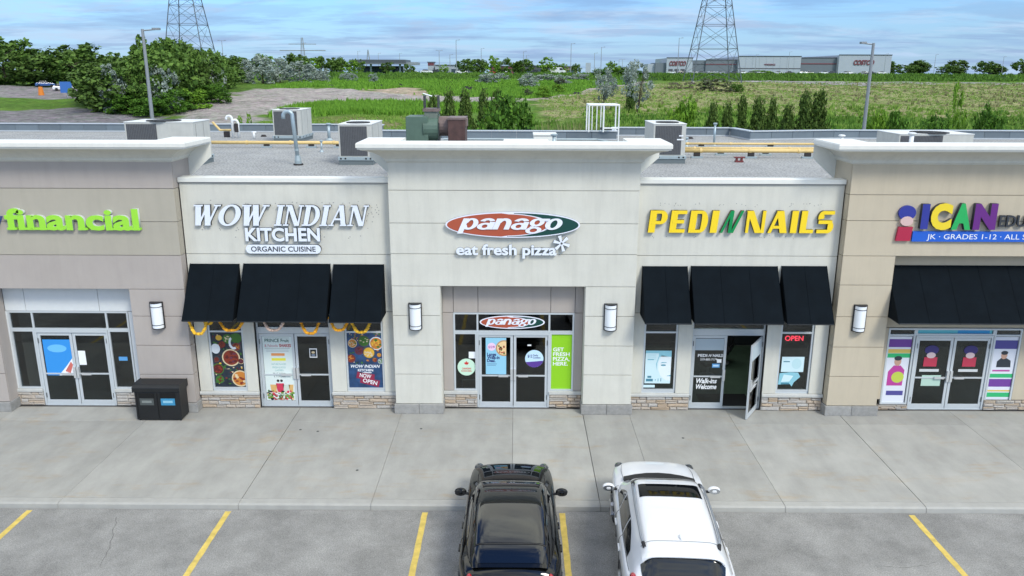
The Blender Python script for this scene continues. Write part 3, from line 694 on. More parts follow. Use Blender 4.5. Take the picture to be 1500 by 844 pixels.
# panago oval
RED=nm('sign_red',(.42,.09,.045),.3); DG=nm('sign_dark_green',(.008,.06,.05),.3); OUTL=nm('sign_rim_grey',(.42,.46,.52),.4)
PW=nm('sign_letter_white',(.82,.83,.92),.3)
def pizza_oval(par,cx_,cz,rx,rz,y,dp,scale_letters=1,letd=.02,dim=1):
    MB().disc(cx_,cz,rx,rz,y-dp,y,0,64,1).build('oval_board',[PW,OUTL],par)
    y2=y-dp
    # dark half behind, red half in front with a swooping edge
    n=64; pts=[(cx_+(rx-.045)*math.cos(2*math.pi*k/n),cz+(rz-.03)*math.sin(2*math.pi*k/n)) for k in range(n)]
    right=[p for p in pts if p[0]>cx_-.0*rx]
    top=[]; 
    rp=[(cx_+(rx-.045)*math.cos(R(a)),cz+(rz-.03)*math.sin(R(a))) for a in range(-95,93,4)]
    MB().prism(rp,y2-.003,y2,0).build('green_field',DG,par)
    red=[(cx_+(rx-.045)*math.cos(R(a)),cz+(rz-.03)*math.sin(R(a))) for a in range(100,262,4)]
    edge=[(cx_-.10*rx+ .62*rx*math.cos(R(a)),cz+(rz-.055)*math.sin(R(a))*.98) for a in range(-88,90,6)]
    MB().prism(red+edge,y2-.006,y2-.0031,0).build('red_field',RED,par)
    edge2=[(cx_-.10*rx+ .66*rx*math.cos(R(a)),cz+(rz-.035)*math.sin(R(a))*.98) for a in range(-88,90,6)]
    sw=MB(); 
    for i in range(len(edge)-1): sw.add([(edge[i][0],y2-.0045,edge[i][1]),(edge2[i][0],y2-.0045,edge2[i][1]),(edge2[i+1][0],y2-.0045,edge2[i+1][1]),(edge[i+1][0],y2-.0045,edge[i+1][1])],[(0,1,2,3)])
    sw.build('swoosh',PW,par)
    w=rx*1.60
    putall(letters(['p','a','n','a','g','o'],cx_-rx*.80,cz-rz*.34,w,rz*1.17,y2-.0065,letd,[PW,OUTL],shear=.32,gap=-.0),par)
s=thing('shop_sign','oval red and dark green panago sign on the pizza shop tower','sign',(-.1,TYF,5.5))
pizza_oval(s,-.10,5.525,1.81,.35,TYF-.005,.12)
s=thing('shop_sign','white eat fresh pizza letters with a big asterisk under the oval sign','sign',(-.2,TYF,4.75))
putall(textmesh('eat fresh pizza',.40,-1.63,4.70,TYF-.06,depth=.09,off=.03,mats=[FACE,LGREY],width=2.72,per=True),s)
st=MB()
for k in range(6):
    a=R(90+60*k+15); c,q=math.cos(a),math.sin(a); w=.045
    st.prism([(1.22+c*.03+q*w*.5,5.02+q*.03-c*w*.5),(1.22+c*.22+q*w,5.02+q*.22-c*w),(1.22+c*.22-q*w,5.02+q*.22+c*w),(1.22+c*.03-q*w*.5,5.02+q*.03+c*w*.5)],TYF-.12-.001*k,TYF-.03,0,1)
st.build('asterisk',[FACE,LGREY],s)
# financial
LIME=nm('sign_lime_green',(.33,.72,.05),.4); NAVY=nm('sign_navy',(.04,.07,.25),.4)
s=thing('shop_sign','lime green lettering financial on the tan band of the left tower','sign',(-12,TYF,5.6))
for i,(ch,w_) in enumerate((('f',.40),('i',.27),('n',.50),('a',.45),('n',.50),('c',.40),('i',.27),('a',.45),('l',.27))):
    pass
putall(textmesh('financial',.78,-13.78,5.36,TYF-.06,depth=.10,off=.035,mats=[LIME,nm('sign_white_edge',(.6,.65,.6),.5)],width=3.62,per=True),s)
se=MB()    # serifs
for x,z in ((-13.62,5.345),(-13.2,5.345),(-12.95,5.345),(-12.6,5.345),(-11.7,5.345),(-11.35,5.345),(-10.8,5.345),(-10.27,5.345)): se.box(x-.13,x+.13,TYF-.112,TYF-.012,z-.005,z+.05)
se.build('serif',LIME,s)
putall(textmesh('y',.62,-14.2,5.40,TYF-.06,depth=.09,off=.03,mats=[NAVY,NAVY],per=True),s)
# ican
s=thing('shop_sign','multicoloured ICAN lettering over a blue strip on the beige tower','sign',(12,TYF,5.6))
CB=nm('sign_blue_letter',(.03,.04,.28),.4);CY=nm('sign_yellow_letter',(.82,.62,.03),.4);CG=nm('sign_green_letter',(.02,.40,.10),.4);CP=nm('sign_purple_letter',(.13,.02,.20),.4)
for ch,x,w_,mt in (('I',10.80,.20,CB),('C',11.05,.56,CY),('A',11.62,.52,CG),('N',12.20,.60,CP)):
    putall(textmesh(ch,.86,x,5.50,TYF-.08,depth=.12,off=.07 if ch!='I' else .05,mats=[mt,LTRIM],width=w_,per=True,shear=.0),s)
putall(textmesh('EDUCATION',.44,12.92,5.52,TYF-.06,depth=.06,off=.01,mats=[LTRIM,LTRIM],width=2.2,per=True),s)
MB().box(10.66,15.4,TYF-.07,TYF-.01,5.10,5.38).build('blue_strip',nm('sign_blue_strip',(.015,.11,.55),.4),s)
putall([textmesh('JK · GRADES 1-12 · ALL SUBJECTS',.20,11.05,5.17,TYF-.072,depth=.003,mats=[WHITE],width=3.6)],s,'lettering')
MB().disc(10.44,5.88,.23,.20,TYF-.09,TYF-.01,0,20).build('badge_top',CB,s); MB().prism([(10.22,5.12),(10.60,5.12),(10.64,5.50),(10.26,5.50)],TYF-.085,TYF-.01).build('badge_base',nm('sign_crimson',(.42,.02,.06),.4),s)
MB().disc(10.45,5.66,.17,.13,TYF-.094,TYF-.012,0,16).build('badge_middle',nm('sign_pale_pink',(.65,.45,.42),.5),s)

# ---------------------------------------------------------------- wall lamps
SHADE=nm('lamp_opal_shade',(.85,.88,.90),.35)
def lamp(x,label,yp=TYF,z0=2.55,z1=3.31):
    t=thing('wall_lamp',label,'wall lamp',(x,yp,z0),'half round wall lamps on the piers')
    w=.17; n=12; m_=MB(); pts=[(x+w*.94*math.cos(R(180+180*k/n)),yp-.02+ .17*math.sin(R(180+180*k/n))) for k in range(n+1)]
    m_.prismz(pts,z0+.02,z1-.02); m_.build('lamp_shade',SHADE,t,smooth=False)
    f=MB()
    for z in (z0,z0+.11,z1-.13,z1-.02):
        p2=[(x+w*math.cos(R(180+180*k/n)),yp-.02+.18*math.sin(R(180+180*k/n))) for k in range(n+1)]
        f.prismz(p2,z,z+(.022 if z in(z0,z1-.02) else .014))
    f.box(x-w-.012,x-w+.008,yp-.05,yp,z0,z1).box(x+w-.008,x+w+.012,yp-.05,yp,z0,z1)
    f.build('lamp_frame',nm('black_powder_coat',(.015,.015,.018),.5),t)
    MB().box(x-w,x+w,yp-.02,yp,z0,z1).build('back_plate',MAT['black_powder_coat'],t)
lamp(-2.80,'half round white lamp on the pier left of the pizza shop entrance'); lamp(2.62,'half round white lamp on the pier right of the pizza shop entrance')
lamp(-9.99,'half round white lamp on the mauve pier above the black litter bin'); lamp(9.52,'half round white lamp on the beige pier left of the learning centre awning')

# ---------------------------------------------------------------- posters and prints
C=lambda nme,c,r_=.5,**k: nm(nme,c,r_,**k)
def sheet(name,label,cat,x0,x1,z0,z1,y,mat,group=None,th=.004):
    t=thing(name,label,cat,((x0+x1)/2,y,z0),group)
    MB().box(x0,x1,y-th,y,z0,z1).build('sheet',mat,t); return t
def lay(t,name,mb,mats): return mb.build(name,mats,t)
def food(mb,x,z,r,y,ms,seed=0):      # bowl seen from above with rim and lumps: ms=(rim,fill,lump)
    mb.disc(x,z,r,r,y-.001,y,ms[0],24); mb.disc(x,z,r*.86,r*.86,y-.002,y-.001,ms[1],24); q=random.Random(seed)
    for i in range(14):
        a=q.uniform(0,6.3); d=r*.66*q.random()**.5; mb.disc(x+d*math.cos(a),z+d*math.sin(a),r*.2*q.uniform(.6,1.3),r*.15*q.uniform(.6,1.2),y-.0022-.0001*i,y-.002,ms[2 if i%3 else 3],7)
FC=[C('print_slate',(.018,.028,.042),.4,var=.6,vs=5),C('print_rim',(.09,.08,.075)),C('print_red_sauce',(.22,.03,.012)),C('print_orange',(.55,.20,.03)),C('print_green',(.05,.16,.02)),C('print_cream',(.68,.55,.34)),C('print_white',(.7,.73,.76)),C('print_dark_red',(.10,.012,.01)),C('print_navy',(.02,.06,.15),.4,var=.6,vs=4),C('print_yellow',(.72,.42,.04)),C('print_purple',(.12,.03,.06))]
y0=WY+.078
t=sheet('poster','food photo poster of curry bowls filling the left restaurant window','poster',-8.73,-7.83,.63,2.30,y0,FC[0])
m_=MB(); y=y0-.0045
food(m_,-8.20,1.53,.26,y,(5,2,7,10),1); food(m_,-7.98,.89,.25,y,(5,3,2,5),2); food(m_,-7.98,1.18,.01,y,(1,2,3,4),3)
food(m_,-8.02,1.86,.13,y,(1,2,7,3),4); m_.disc(-8.62,1.80,.13,.15,y-.001,y,6); m_.disc(-8.5,2.13,.09,.08,y-.001,y,9)
food(m_,-8.6,1.18,.17,y,(4,7,2,7),6); food(m_,-8.25,2.10,.14,y,(4,4,5,4),7); food(m_,-8.0,2.12,.15,y,(4,4,4,4),8)
m_.ring(-8.09,1.98,.14,.2,.06,.07,120,300,y-.004,y,6,6); food(m_,-7.92,1.42,.085,y,(5,7,10,7),9)
q=random.Random(5)
food(m_,-8.58,.86,.12,y,(4,4,7,2),21); food(m_,-8.42,1.93,.10,y,(7,2,7,2),22); food(m_,-8.62,1.48,.08,y,(1,7,2,7),23)
for i in range(110): m_.disc(q.uniform(-8.68,-7.88),q.uniform(.68,2.25),.04*q.uniform(.3,1.2),.03*q.uniform(.3,1.3),y-.0006-.000003*i,y,q.choice((4,4,7,2,4,1,5,9,10)),6)
lay(t,'food_print',m_,FC)
t=sheet('poster','blue food poster with WOW INDIAN KITCHEN and NOW OPEN in the right restaurant window','poster',-4.83,-3.84,.63,2.30,y0,FC[8])
m_=MB()
food(m_,-4.68,1.98,.13,y,(5,3,5,4),11); food(m_,-4.35,2.05,.17,y,(1,4,4,5),12); food(m_,-4.0,1.98,.20,y,(6,3,9,4),13); food(m_,-4.50,1.76,.13,y,(10,10,7,2),14)
food(m_,-4.22,1.70,.18,y,(1,9,5,5),15); food(m_,-4.74,1.52,.13,y,(10,2,3,2),16); food(m_,-3.93,1.63,.07,y,(1,3,9,3),17); food(m_,-4.06,1.48,.075,y,(1,2,3,2),18); food(m_,-3.89,1.44,.08,y,(6,4,6,4),19)
q=random.Random(8)
for i in range(90): m_.disc(q.uniform(-4.8,-3.88),2.27-.95*q.random()**1.5,.035*q.uniform(.3,1.2),.03*q.uniform(.3,1.2),y-.0006-.000003*i,y,q.choice((4,4,0,10,5,3,7)),6)
lay(t,'food_print',m_,FC)
W1=[C('print_pure_white',(.85,.87,.88))]
lay2=lambda t,nme,st,size,x,z,y,mats,**k: put(nme,textmesh(st,size,x,z,y,depth=.001,mats=mats,**k),t)
lay2(t,'lettering','WOW INDIAN',.13,-4.34,1.24,y-.001,W1,shear=.25,off=.02,align='CENTER',width=.84)
lay2(t,'lettering','KITCHEN',.10,-4.34,1.13,y-.001,W1,off=.03,align='CENTER',width=.44)
MB().box(-4.51,-4.17,y-.001,y,1.075,1.10).build('pill',W1,t)
CR=[C('print_crimson',(.28,.02,.06))]
MB().prism([(-4.62,.92),(-4.10,.84),(-4.08,1.03),(-4.58,1.12)],y-.001,y).build('badge',CR,t)
MB().prism([(-4.52,.78),(-3.98,.64),(-3.93,.84),(-4.48,.97)],y-.0012,y).build('badge',CR,t)
lay2(t,'lettering','NOW',.165,-4.52,.96,y-.002,W1,off=.018,rot=-9,width=.33); lay2(t,'lettering','OPEN',.165,-4.44,.805,y-.002,W1,off=.018,rot=-14,width=.42)
# stacked cups behind the transoms of the restaurant
# menu banner in the left door leaf
y1=DY+.03+.010; y=y1-.005
t=sheet('menu_poster','tall pale menu poster of shakes and drinks in the left restaurant door','poster',-7.30,-6.46,.17,2.14,y1,C('print_pale_mint',(.70,.78,.74)))
lay2(t,'lettering','PRINCE Fruit',.14,-6.88,1.97,y,[C('print_dark_green',(.02,.10,.07))],off=.02,align='CENTER',width=.70)
lay2(t,'lettering','& Falooda',.12,-7.24,1.82,y,[C('print_rose',(.5,.15,.18))],width=.38); lay2(t,'lettering','SHAKES',.13,-6.82,1.82,y,[C('print_bright_red',(.45,.02,.03))],off=.03,width=.34)
m_=MB(); m_.box(-7.24,-6.52,y,y+.001,2.09,2.1,1).box(-7.24,-6.52,y,y+.001,1.775,1.785,1).box(-7.07,-6.68,y,y+.001,1.55,1.63,2).box(-7.07,-6.66,y,y+.001,1.40,1.48,3)
for k,z in enumerate((1.72,1.68)): m_.box(-7.2,-6.56,y,y+.001,z,z+.015,4)
lay(t,'print_blocks',m_,[C('print_teal',(.2,.45,.42)),C('print_grey',(.2,.22,.22)),C('print_orange_block',(.75,.30,.10)),C('print_lemon',(.78,.74,.06)),C('print_line_grey',(.45,.5,.5))])
lay2(t,'lettering','NATURE FLAVORS',.075,-6.87,1.27,y,[C('print_teal',(.2,.45,.42))],align='CENTER',width=.42)
lay2(t,'lettering','FRESH JUICES',.075,-6.87,1.17,y,[MAT['print_teal']],align='CENTER',width=.38); lay2(t,'lettering','LASSIES',.075,-6.87,1.08,y,[MAT['print_teal']],align='CENTER',width=.24)
lay2(t,'lettering','BE IT NOW',.075,-6.87,.98,y,[MAT['print_grey']],align='CENTER',width=.38); lay2(t,'lettering','& FOREVER',.075,-6.87,.89,y,[MAT['print_grey']],align='CENTER',width=.34)
m_=MB(); m_.disc(-6.93,.78,.04,.04,y,y+.001,4).disc(-6.83,.78,.04,.04,y,y+.001,4)
for x,c_,w_ in ((-7.07,0,.10),(-6.88,1,.12),(-6.70,2,.10),(-6.56,0,.07)): m_.prism([(x-w_*.7,.42),(x+w_*.7,.42),(x+w_,.66 if c_!=1 else .70),(x-w_,.66 if c_!=1 else .70)],y-.001,y+.001,c_)
q=random.Random(9)
for i in range(90): m_.disc(q.uniform(-7.26,-6.5),.20+.27*q.random()**1.3,.045*q.uniform(.5,1.3),.035*q.uniform(.5,1.2),y-.0015-.00002*i,y-.0011,q.choice((3,5,5,6,1,4,7)),7)
lay(t,'drinks_print',m_,[C('print_mango',(.70,.42,.15)),C('print_pink_red',(.62,.04,.09)),C('print_pale_grey',(.6,.65,.55)),FC[4],C('print_black',(.015,.015,.015)),C('print_leaf_green',(.16,.30,.04)),C('print_red_fruit',(.35,.03,.03)),C('print_peach',(.75,.5,.3))])
lay2(t,'lettering','CALL NOW',.07,-6.86,.33,y-.004,W1,align='CENTER',off=.02,width=.30)
t=sheet('notice','small black and white notice stuck inside the right restaurant door','notice',-5.96,-5.74,1.50,1.78,y1,C('print_pure_white',(.85,.87,.88)))
m_=MB(); m_.box(-5.94,-5.76,y,y+.001,1.53,1.75,0).disc(-5.85,1.66,.05,.035,y-.001,y,1).disc(-5.85,1.58,.06,.03,y-.001,y,2); lay(t,'photo_print',m_,[MAT['print_black'],C('print_cream',(.68,.55,.34)),C('print_dim_blue',(.2,.25,.33))])
# pizza shop
yp=DY+.012
t=thing('window_sign','small red and green panago oval inside the middle transom','sign',(-.1,DY+.035,2.4))
pizza_oval(t,-.11,2.60,.93,.20,DY+.042,.012,letd=.006)
y1=DY+.02+.010; y=y1-.005
t=sheet('poster','pale blue Large Walk-in Deal poster with a pizza in the left pizza shop door','poster',-.87,-.28,1.02,2.13,y1,C('print_sky_blue',(.28,.58,.74)))
m_=MB(); m_.disc(-.70,1.86,.12,.12,y-.001,y,1)
pz=[(-.28,2.08)]+[(-.34+.24*math.cos(R(a)),1.82+.24*math.sin(R(a))) for a in range(76,286,10)]+[(-.28,1.585)]
m_.prism(pz,y-.001,y,2); m_.prism([(-.28,2.05)]+[(-.34+.205*math.cos(R(a)),1.82+.205*math.sin(R(a))) for a in range(74,288,10)]+[(-.28,1.62)],y-.0016,y,3)
q=random.Random(2)
for i in range(14):
    a=q.uniform(80,280); d=.17*q.random()**.5; m_.disc(-.345+d*math.cos(R(a)),1.82+d*math.sin(R(a)),.027,.027,y-.0022,y-.0017,4 if i%3 else 5,8)
lay(t,'pizza_print',m_,[C('print_pale_pink',(.80,.60,.75)),C('print_pink',(.85,.60,.76)),C('print_crust',(.50,.27,.12)),C('print_cheese',(.82,.58,.30)),C('print_pepperoni',(.42,.06,.03)),FC[4]])
NV=[C('print_ink_navy',(.02,.03,.16))]
lay2(t,'lettering','$12.99',.10,-.70,1.82,y-.002,[C('print_magenta',(.35,.04,.3))],align='CENTER',off=.02,width=.18)
for k,wd_ in enumerate(('Large','Walk-in','Deal.')): lay2(t,'lettering',wd_,.13,-.83,1.585-.095*k,y-.001,NV,off=.035,width=(.26,.36,.24)[k])
MB().box(-.83,-.55,y,y+.001,1.33,1.342).box(-.83,-.58,y,y+.001,1.29,1.30).build('small_print',NV,t)
t=thing('door_decal','round blue and purple $12 decal in the right pizza shop door','decal',(.50,y1,1.25))
MB().disc(.53,1.50,.265,.265,y,y1,0,32).build('disc',C('print_ice_blue',(.56,.76,.90)),t)
seg=[(.53+.263*math.cos(R(a)),1.50+.263*math.sin(R(a))) for a in range(203,352,6)]
MB().prism(seg,y-.001,y-.0002).build('purple_segment',C('print_violet',(.10,.04,.28)),t)
lay2(t,'lettering','$12',.12,.34,1.54,y-.001,NV,off=.025,width=.13); lay2(t,'lettering','Daily',.075,.49,1.58,y-.001,NV,off=.02,width=.15); lay2(t,'lettering','Combos',.075,.49,1.51,y-.001,NV,off=.02,width=.22)
t=sheet('sticker','little white opening hours sticker in the right pizza shop door','sticker',.33,.44,1.89,1.93,y1,MAT['print_pure_white'])
t=sheet('green_sign','lime green GET FRESH PIZZA, HERE. panel right of the pizza shop doors','sign',1.02,1.61,.57,2.25,DY+.043,C('print_lime',(.27,.60,.012),.5))
for k,wd_ in enumerate(('GET','FRESH','PIZZA,','HERE.')): lay2(t,'lettering',wd_,.155,1.07,1.73-.145*k,DY+.037,W1,off=.022,width=(.31,.48,.48,.43)[k])
t=thing('window_decal','round mint decal with a red maple leaf in the left pizza shop window','decal',(-1.42,DY+.03,.95))
yd=DY+.042; MB().disc(-1.43,1.23,.26,.26,yd-.004,yd,0,32).build('disc',C('print_mint',(.58,.80,.62)),t)
lf=[(0,-.5),(.04,-.18),(.32,-.26),(.26,-.12),(.5,.1),(.42,.14),(.46,.34),(.28,.30),(.25,.38),(.12,.24),(.17,.52),(.08,.48),(0,.7),(-.08,.48),(-.17,.52),(-.12,.24),(-.25,.38),(-.28,.30),(-.46,.34),(-.42,.14),(-.5,.1),(-.26,-.12),(-.32,-.26),(-.04,-.18)]
MB().prism([(-1.43+a*.14,1.335+b_*.12) for a,b_ in lf],yd-.006,yd-.0041).build('maple_leaf',C('print_signal_red',(.60,.02,.02)),t)
lay2(t,'lettering','CANADIAN',.075,-1.43,1.16,yd-.005,[MAT['print_signal_red']],off=.03,align='CENTER',width=.26); lay2(t,'lettering','IS OUR DEAL',.06,-1.43,1.09,yd-.005,[MAT['print_signal_red']],off=.03,align='CENTER',width=.30)
t=sheet('notice','white notice card above the mint decal in the left pizza shop window','notice',-1.36,-1.17,1.50,1.70,yd,C('print_pure_white',(.85,.87,.88)))
# nail salon
y0=WY+.078; y=y0-.0045
PB=[C('print_ice_white',(.62,.80,.84)),C('print_soft_teal',(.26,.55,.64)),C('print_teal_dark',(.06,.22,.30)),C('print_skin_white',(.78,.86,.88)),C('print_mid_teal',(.12,.38,.47))]
t=sheet('poster','pale teal beauty poster with half a face in the left salon window','poster',3.72,4.46,.80,1.80,y0,PB[0])
m_=MB(); m_.box(3.72,4.46,y-.001,y,1.72,1.80,1).box(4.10,4.46,y-.001,y,1.62,1.72,1)
m_.prism([(4.46,1.60),(4.18,1.66),(4.09,1.45),(4.10,1.2),(4.18,1.02),(4.32,.90),(4.46,.88)],y-.001,y,3).prism([(4.10,1.64),(4.13,1.66),(4.06,1.42),(4.06,1.2),(4.03,1.4)],y-.0015,y,1)
m_.disc(4.24,1.36,.075,.025,y-.002,y,2,14).disc(4.24,1.36,.03,.03,y-.0025,y,4,10).prism([(4.15,1.42),(4.33,1.43),(4.33,1.445),(4.2,1.45)],y-.002,y,4).prism([(4.34,1.03),(4.46,1.02),(4.46,1.06)],y-.002,y,4)
for z in (1.66,1.60,1.54): m_.box(3.78,4.02,y-.001,y,z,z+.012,1)
m_.box(3.78,3.96,y-.001,y,1.515,1.535,4).box(3.80,3.91,y-.001,y,.97,1.03,2).box(3.76,3.96,y-.001,y,.86,.94,2).box(4.02,4.04,y-.001,y,.88,.93,4).box(4.10,4.12,y-.001,y,.86,.95,4).box(4.18,4.20,y-.001,y,.86,.96,2)
lay(t,'face_print',m_,PB)
t=sheet('card','curled white card lying at the foot of the beauty poster','card',3.69,4.02,.68,.76,y0-.02,MAT['print_ice_white'])
RN=nm('neon_red_tube',(1,.05,.09),.4,emit=3.2)
t=thing('neon_sign','red neon OPEN sign high in the right salon window','neon sign',(7.9,WY+.12,2.1))
putall(textmesh('OPEN',.21,7.68,2.10,WY+.13,depth=.02,off=.004,mats=[RN],width=.52,per=True),t)
MB().box(7.66,8.22,WY+.145,WY+.155,2.07,2.27).build('back_board',nm('neon_board',(.03,.01,.012),.5),t)
t=sheet('notice','white printed notice taped in the right salon window','notice',7.63,8.27,1.17,1.63,y0,C('print_ice_white',(.62,.80,.84)))
MB().box(7.68,7.86,y-.001,y,1.47,1.50).build('print_line',PB[2:3],t); MB().disc(8.06,1.42,.14,.16,y-.001,y).build('flower_print',[C('print_faint_teal',(.50,.72,.76))],t)
t=thing('notice','torn pale blue poster below the white notice in the right salon window','poster',(7.9,y0,.75))
MB().prism([(7.58,.78),(7.92,.80),(7.98,.72),(8.03,.85),(8.20,1.02),(8.13,1.15),(7.9,1.16),(7.6,1.13)],y0-.004,y0).build('sheet',MAT['print_soft_teal'],t)
MB().prism([(7.66,.86),(7.9,.88),(8.0,1.05),(7.72,1.09)],y-.001,y).build('print_block',MAT['print_ice_white'],t); MB().box(7.66,7.9,y-.001,y,.79,.84).build('print_line',MAT['print_teal_dark'],t)
y1=DY+.03+.010; y=y1-.006
t=thing('door_lettering','white PEDI N NAILS and Walk-ins Welcome lettering on the closed salon door','lettering',(5.56,y1,1))
MB().box(5.155,5.97,y1-.002,y1,1.78,2.13).build('blind',C('frosted_film',(.45,.53,.57),.6),t)
lay2(t,'lettering','PEDI',.12,5.24,1.58,y,W1,off=.025,width=.27); lay2(t,'lettering','N',.12,5.54,1.58,y,W1,off=.02,shear=.5,width=.11); lay2(t,'lettering','NAILS',.12,5.67,1.58,y,W1,off=.025,width=.29)
lay2(t,'lettering','519-883-7179',.09,5.56,1.47,y,W1,off=.01,align='CENTER',width=.48)
lay2(t,'lettering','Walk-ins',.21,5.24,.77,y,W1,off=.03,shear=.25,width=.60); lay2(t,'lettering','Welcome',.21,5.24,.59,y,W1,off=.03,shear=.25,width=.60)
t=sheet('sticker','blue card sticker beside the handle of the closed salon door','sticker',5.67,5.89,1.25,1.37,y1,C('print_sticker_blue',(.10,.33,.65))); MB().box(5.70,5.86,y,y+.001,1.285,1.335).build('print_block',MAT['print_ice_blue'],t)
t=sheet('sticker','white sticker above the blue one on the closed salon door','sticker',5.80,5.93,1.40,1.51,y1,MAT['print_pure_white'])
# prints on the open leaf ride with it
def onleaf(mb,name,mats):
    o=mb.build(name,mats,od,local=True); return o
onleaf(MB().box(-.985+.08,-.08,.012,.017,1.72,2.13),'blind',MAT['frosted_film'])
onleaf(MB().box(-.80,-.15,.008,.012,.93,.945).box(-.86,-.2,.008,.012,.84,.86).box(-.75,-.3,.008,.012,.80,.81),'print_line',W1)
for i,(x,w_) in enumerate(((5.70,.15),(6.05,.16),(6.32,.06),(6.6,.17))):
    pass
t=thing('transom_lights','row of glowing green and white lamps behind the salon door transom','ceiling light',(6,DY+.9,2.7))
for i,(x,w_) in enumerate(((5.72,.16),(6.08,.18),(6.36,.05),(6.64,.2))): MB().box(x,x+w_,DY+.5,DY+.56,2.50,2.53).build('lamp',nm('lamp_white_green',(.7,1,.7),.5,emit=1.5) if i%2==0 else nm('lamp_green',(.35,1,.3),.5,emit=1.2),t)
# financial + learning centre prints
y1=DY+.02+.010; y=y1-.005
t=sheet('poster','bright blue poster in the left financial office door','poster',-13.64,-12.85,.92,2.02,y1,C('print_azure',(.03,.28,.72)))
MB().prism([(-13.3,.92),(-12.85,.92),(-12.85,1.45),(-13.05,1.2)],y-.001,y).build('print_block',MAT['print_pure_white'],t); MB().prism([(-13.1,1.05),(-12.95,1.0),(-12.85,1.25),(-12.9,1.35)],y-.002,y-.001).build('print_swoosh',C('print_coral',(.6,.15,.12)),t)
MB().disc(-13.25,1.75,.28,.12,y-.001,y).build('print_oval',C('print_light_azure',(.15,.5,.85)),t)
sheet('notice','small white notice in the right financial office door','notice',-12.66,-12.45,1.25,1.68,y1,MAT['print_pure_white'])
sheet('sticker','small light blue sticker in the financial office side window','sticker',-11.5,-11.25,1.38,1.50,DY+.04,MAT['print_sticker_blue'])
ST=[C('banner_white',(.72,.74,.80)),C('banner_purple',(.16,.05,.30)),C('banner_green',(.03,.45,.16)),C('banner_gold',(.70,.50,.12)),C('banner_magenta',(.48,.05,.30)),C('banner_lime',(.50,.60,.08)),C('banner_skin',(.55,.33,.24)),C('banner_dark',(.03,.04,.05)),C('banner_navy',(.08,.07,.28))]
def banner(x0,x1,label,up):
    t=sheet('banner',label,'banner',x0,x1,.20,2.22,DY+.043,ST[0]); m_=MB(); y=DY+.038
    if up:
        m_.box(x0,x1,y,y+.001,1.90,2.14,1).box(x0,x1,y,y+.001,1.72,1.84,3).box(x0,x1,y,y+.001,1.58,1.71,2)
        xm=(x0+x1)/2; m_.disc(xm,1.46,.10,.13,y-.001,y,6).disc(xm,1.56,.11,.07,y-.002,y,7).prism([(x0+.08,.72),(x1-.12,.72),(x1-.1,1.2),(xm+.1,1.34),(xm-.1,1.34),(x0+.08,1.15)],y-.0005,y,4).disc(xm+.05,.98,.18,.17,y-.002,y-.0006,5).box(x0+.1,x1-.06,y,y+.001,.42,.56,8)
    else:
        xm=(x0+x1)/2; m_.box(x0+.02,x1,y,y+.001,1.86,2.12,8).disc(xm,1.66,.09,.11,y-.001,y,6).disc(xm,1.74,.10,.06,y-.002,y,7).prism([(x0+.15,1.3),(x1-.1,1.3),(x1-.12,1.5),(xm+.08,1.58),(xm-.08,1.58),(x0+.15,1.48)],y-.0005,y,7)
        m_.box(x0+.06,x1-.1,y,y+.001,1.17,1.22,4).box(x0,x1,y,y+.001,.98,1.10,2).box(x0,x1,y,y+.001,.70,.94,1).box(x0,x1,y,y+.001,.55,.60,3).box(x0,x1,y,y+.001,.38,.52,2)
    lay(t,'banner_print',m_,ST)
banner(10.68,11.33,'tall purple and green learning centre banner left of the doors',True); banner(13.70,14.36,'tall banner with violet and green stripes right of the learning centre doors',False)
t=sheet('window_strip','turquoise strip above the learning centre doors','sign',11.46,13.58,2.30,2.45,DY+.043,C('strip_turquoise',(.12,.50,.58)))
MB().box(12.6,13.5,DY+.037,DY+.038,2.31,2.44).build('print_block',C('strip_blue',(.03,.30,.60)),t)
for (x,lb) in ((11.93,'round red and navy logo decal in the left learning centre door'),(13.05,'round red and navy logo decal in the right learning centre door')):
    t=thing('door_decal',lb,'decal',(x,y1,1.3)); MB().disc(x,1.82,.2,.14,y,y1).build('navy_cap',C('decal_navy',(.04,.03,.15)),t); MB().box(x-.19,x+.19,y,y1,1.32,1.60).build('red_block',C('decal_red',(.5,.04,.08)),t); MB().disc(x,1.66,.13,.09,y-.001,y1).build('pale_disc',C('decal_pale',(.65,.5,.5)),t)
    MB().box(x-.28,x+.28,y,y1,1.16,1.24).build('lettering_strip',C('decal_white',(.6,.63,.63)),t)
sheet('notice','white and green notice low in the left learning centre door','notice',11.75,12.3,.72,1.05,y1,C('notice_pale',(.45,.62,.52)))

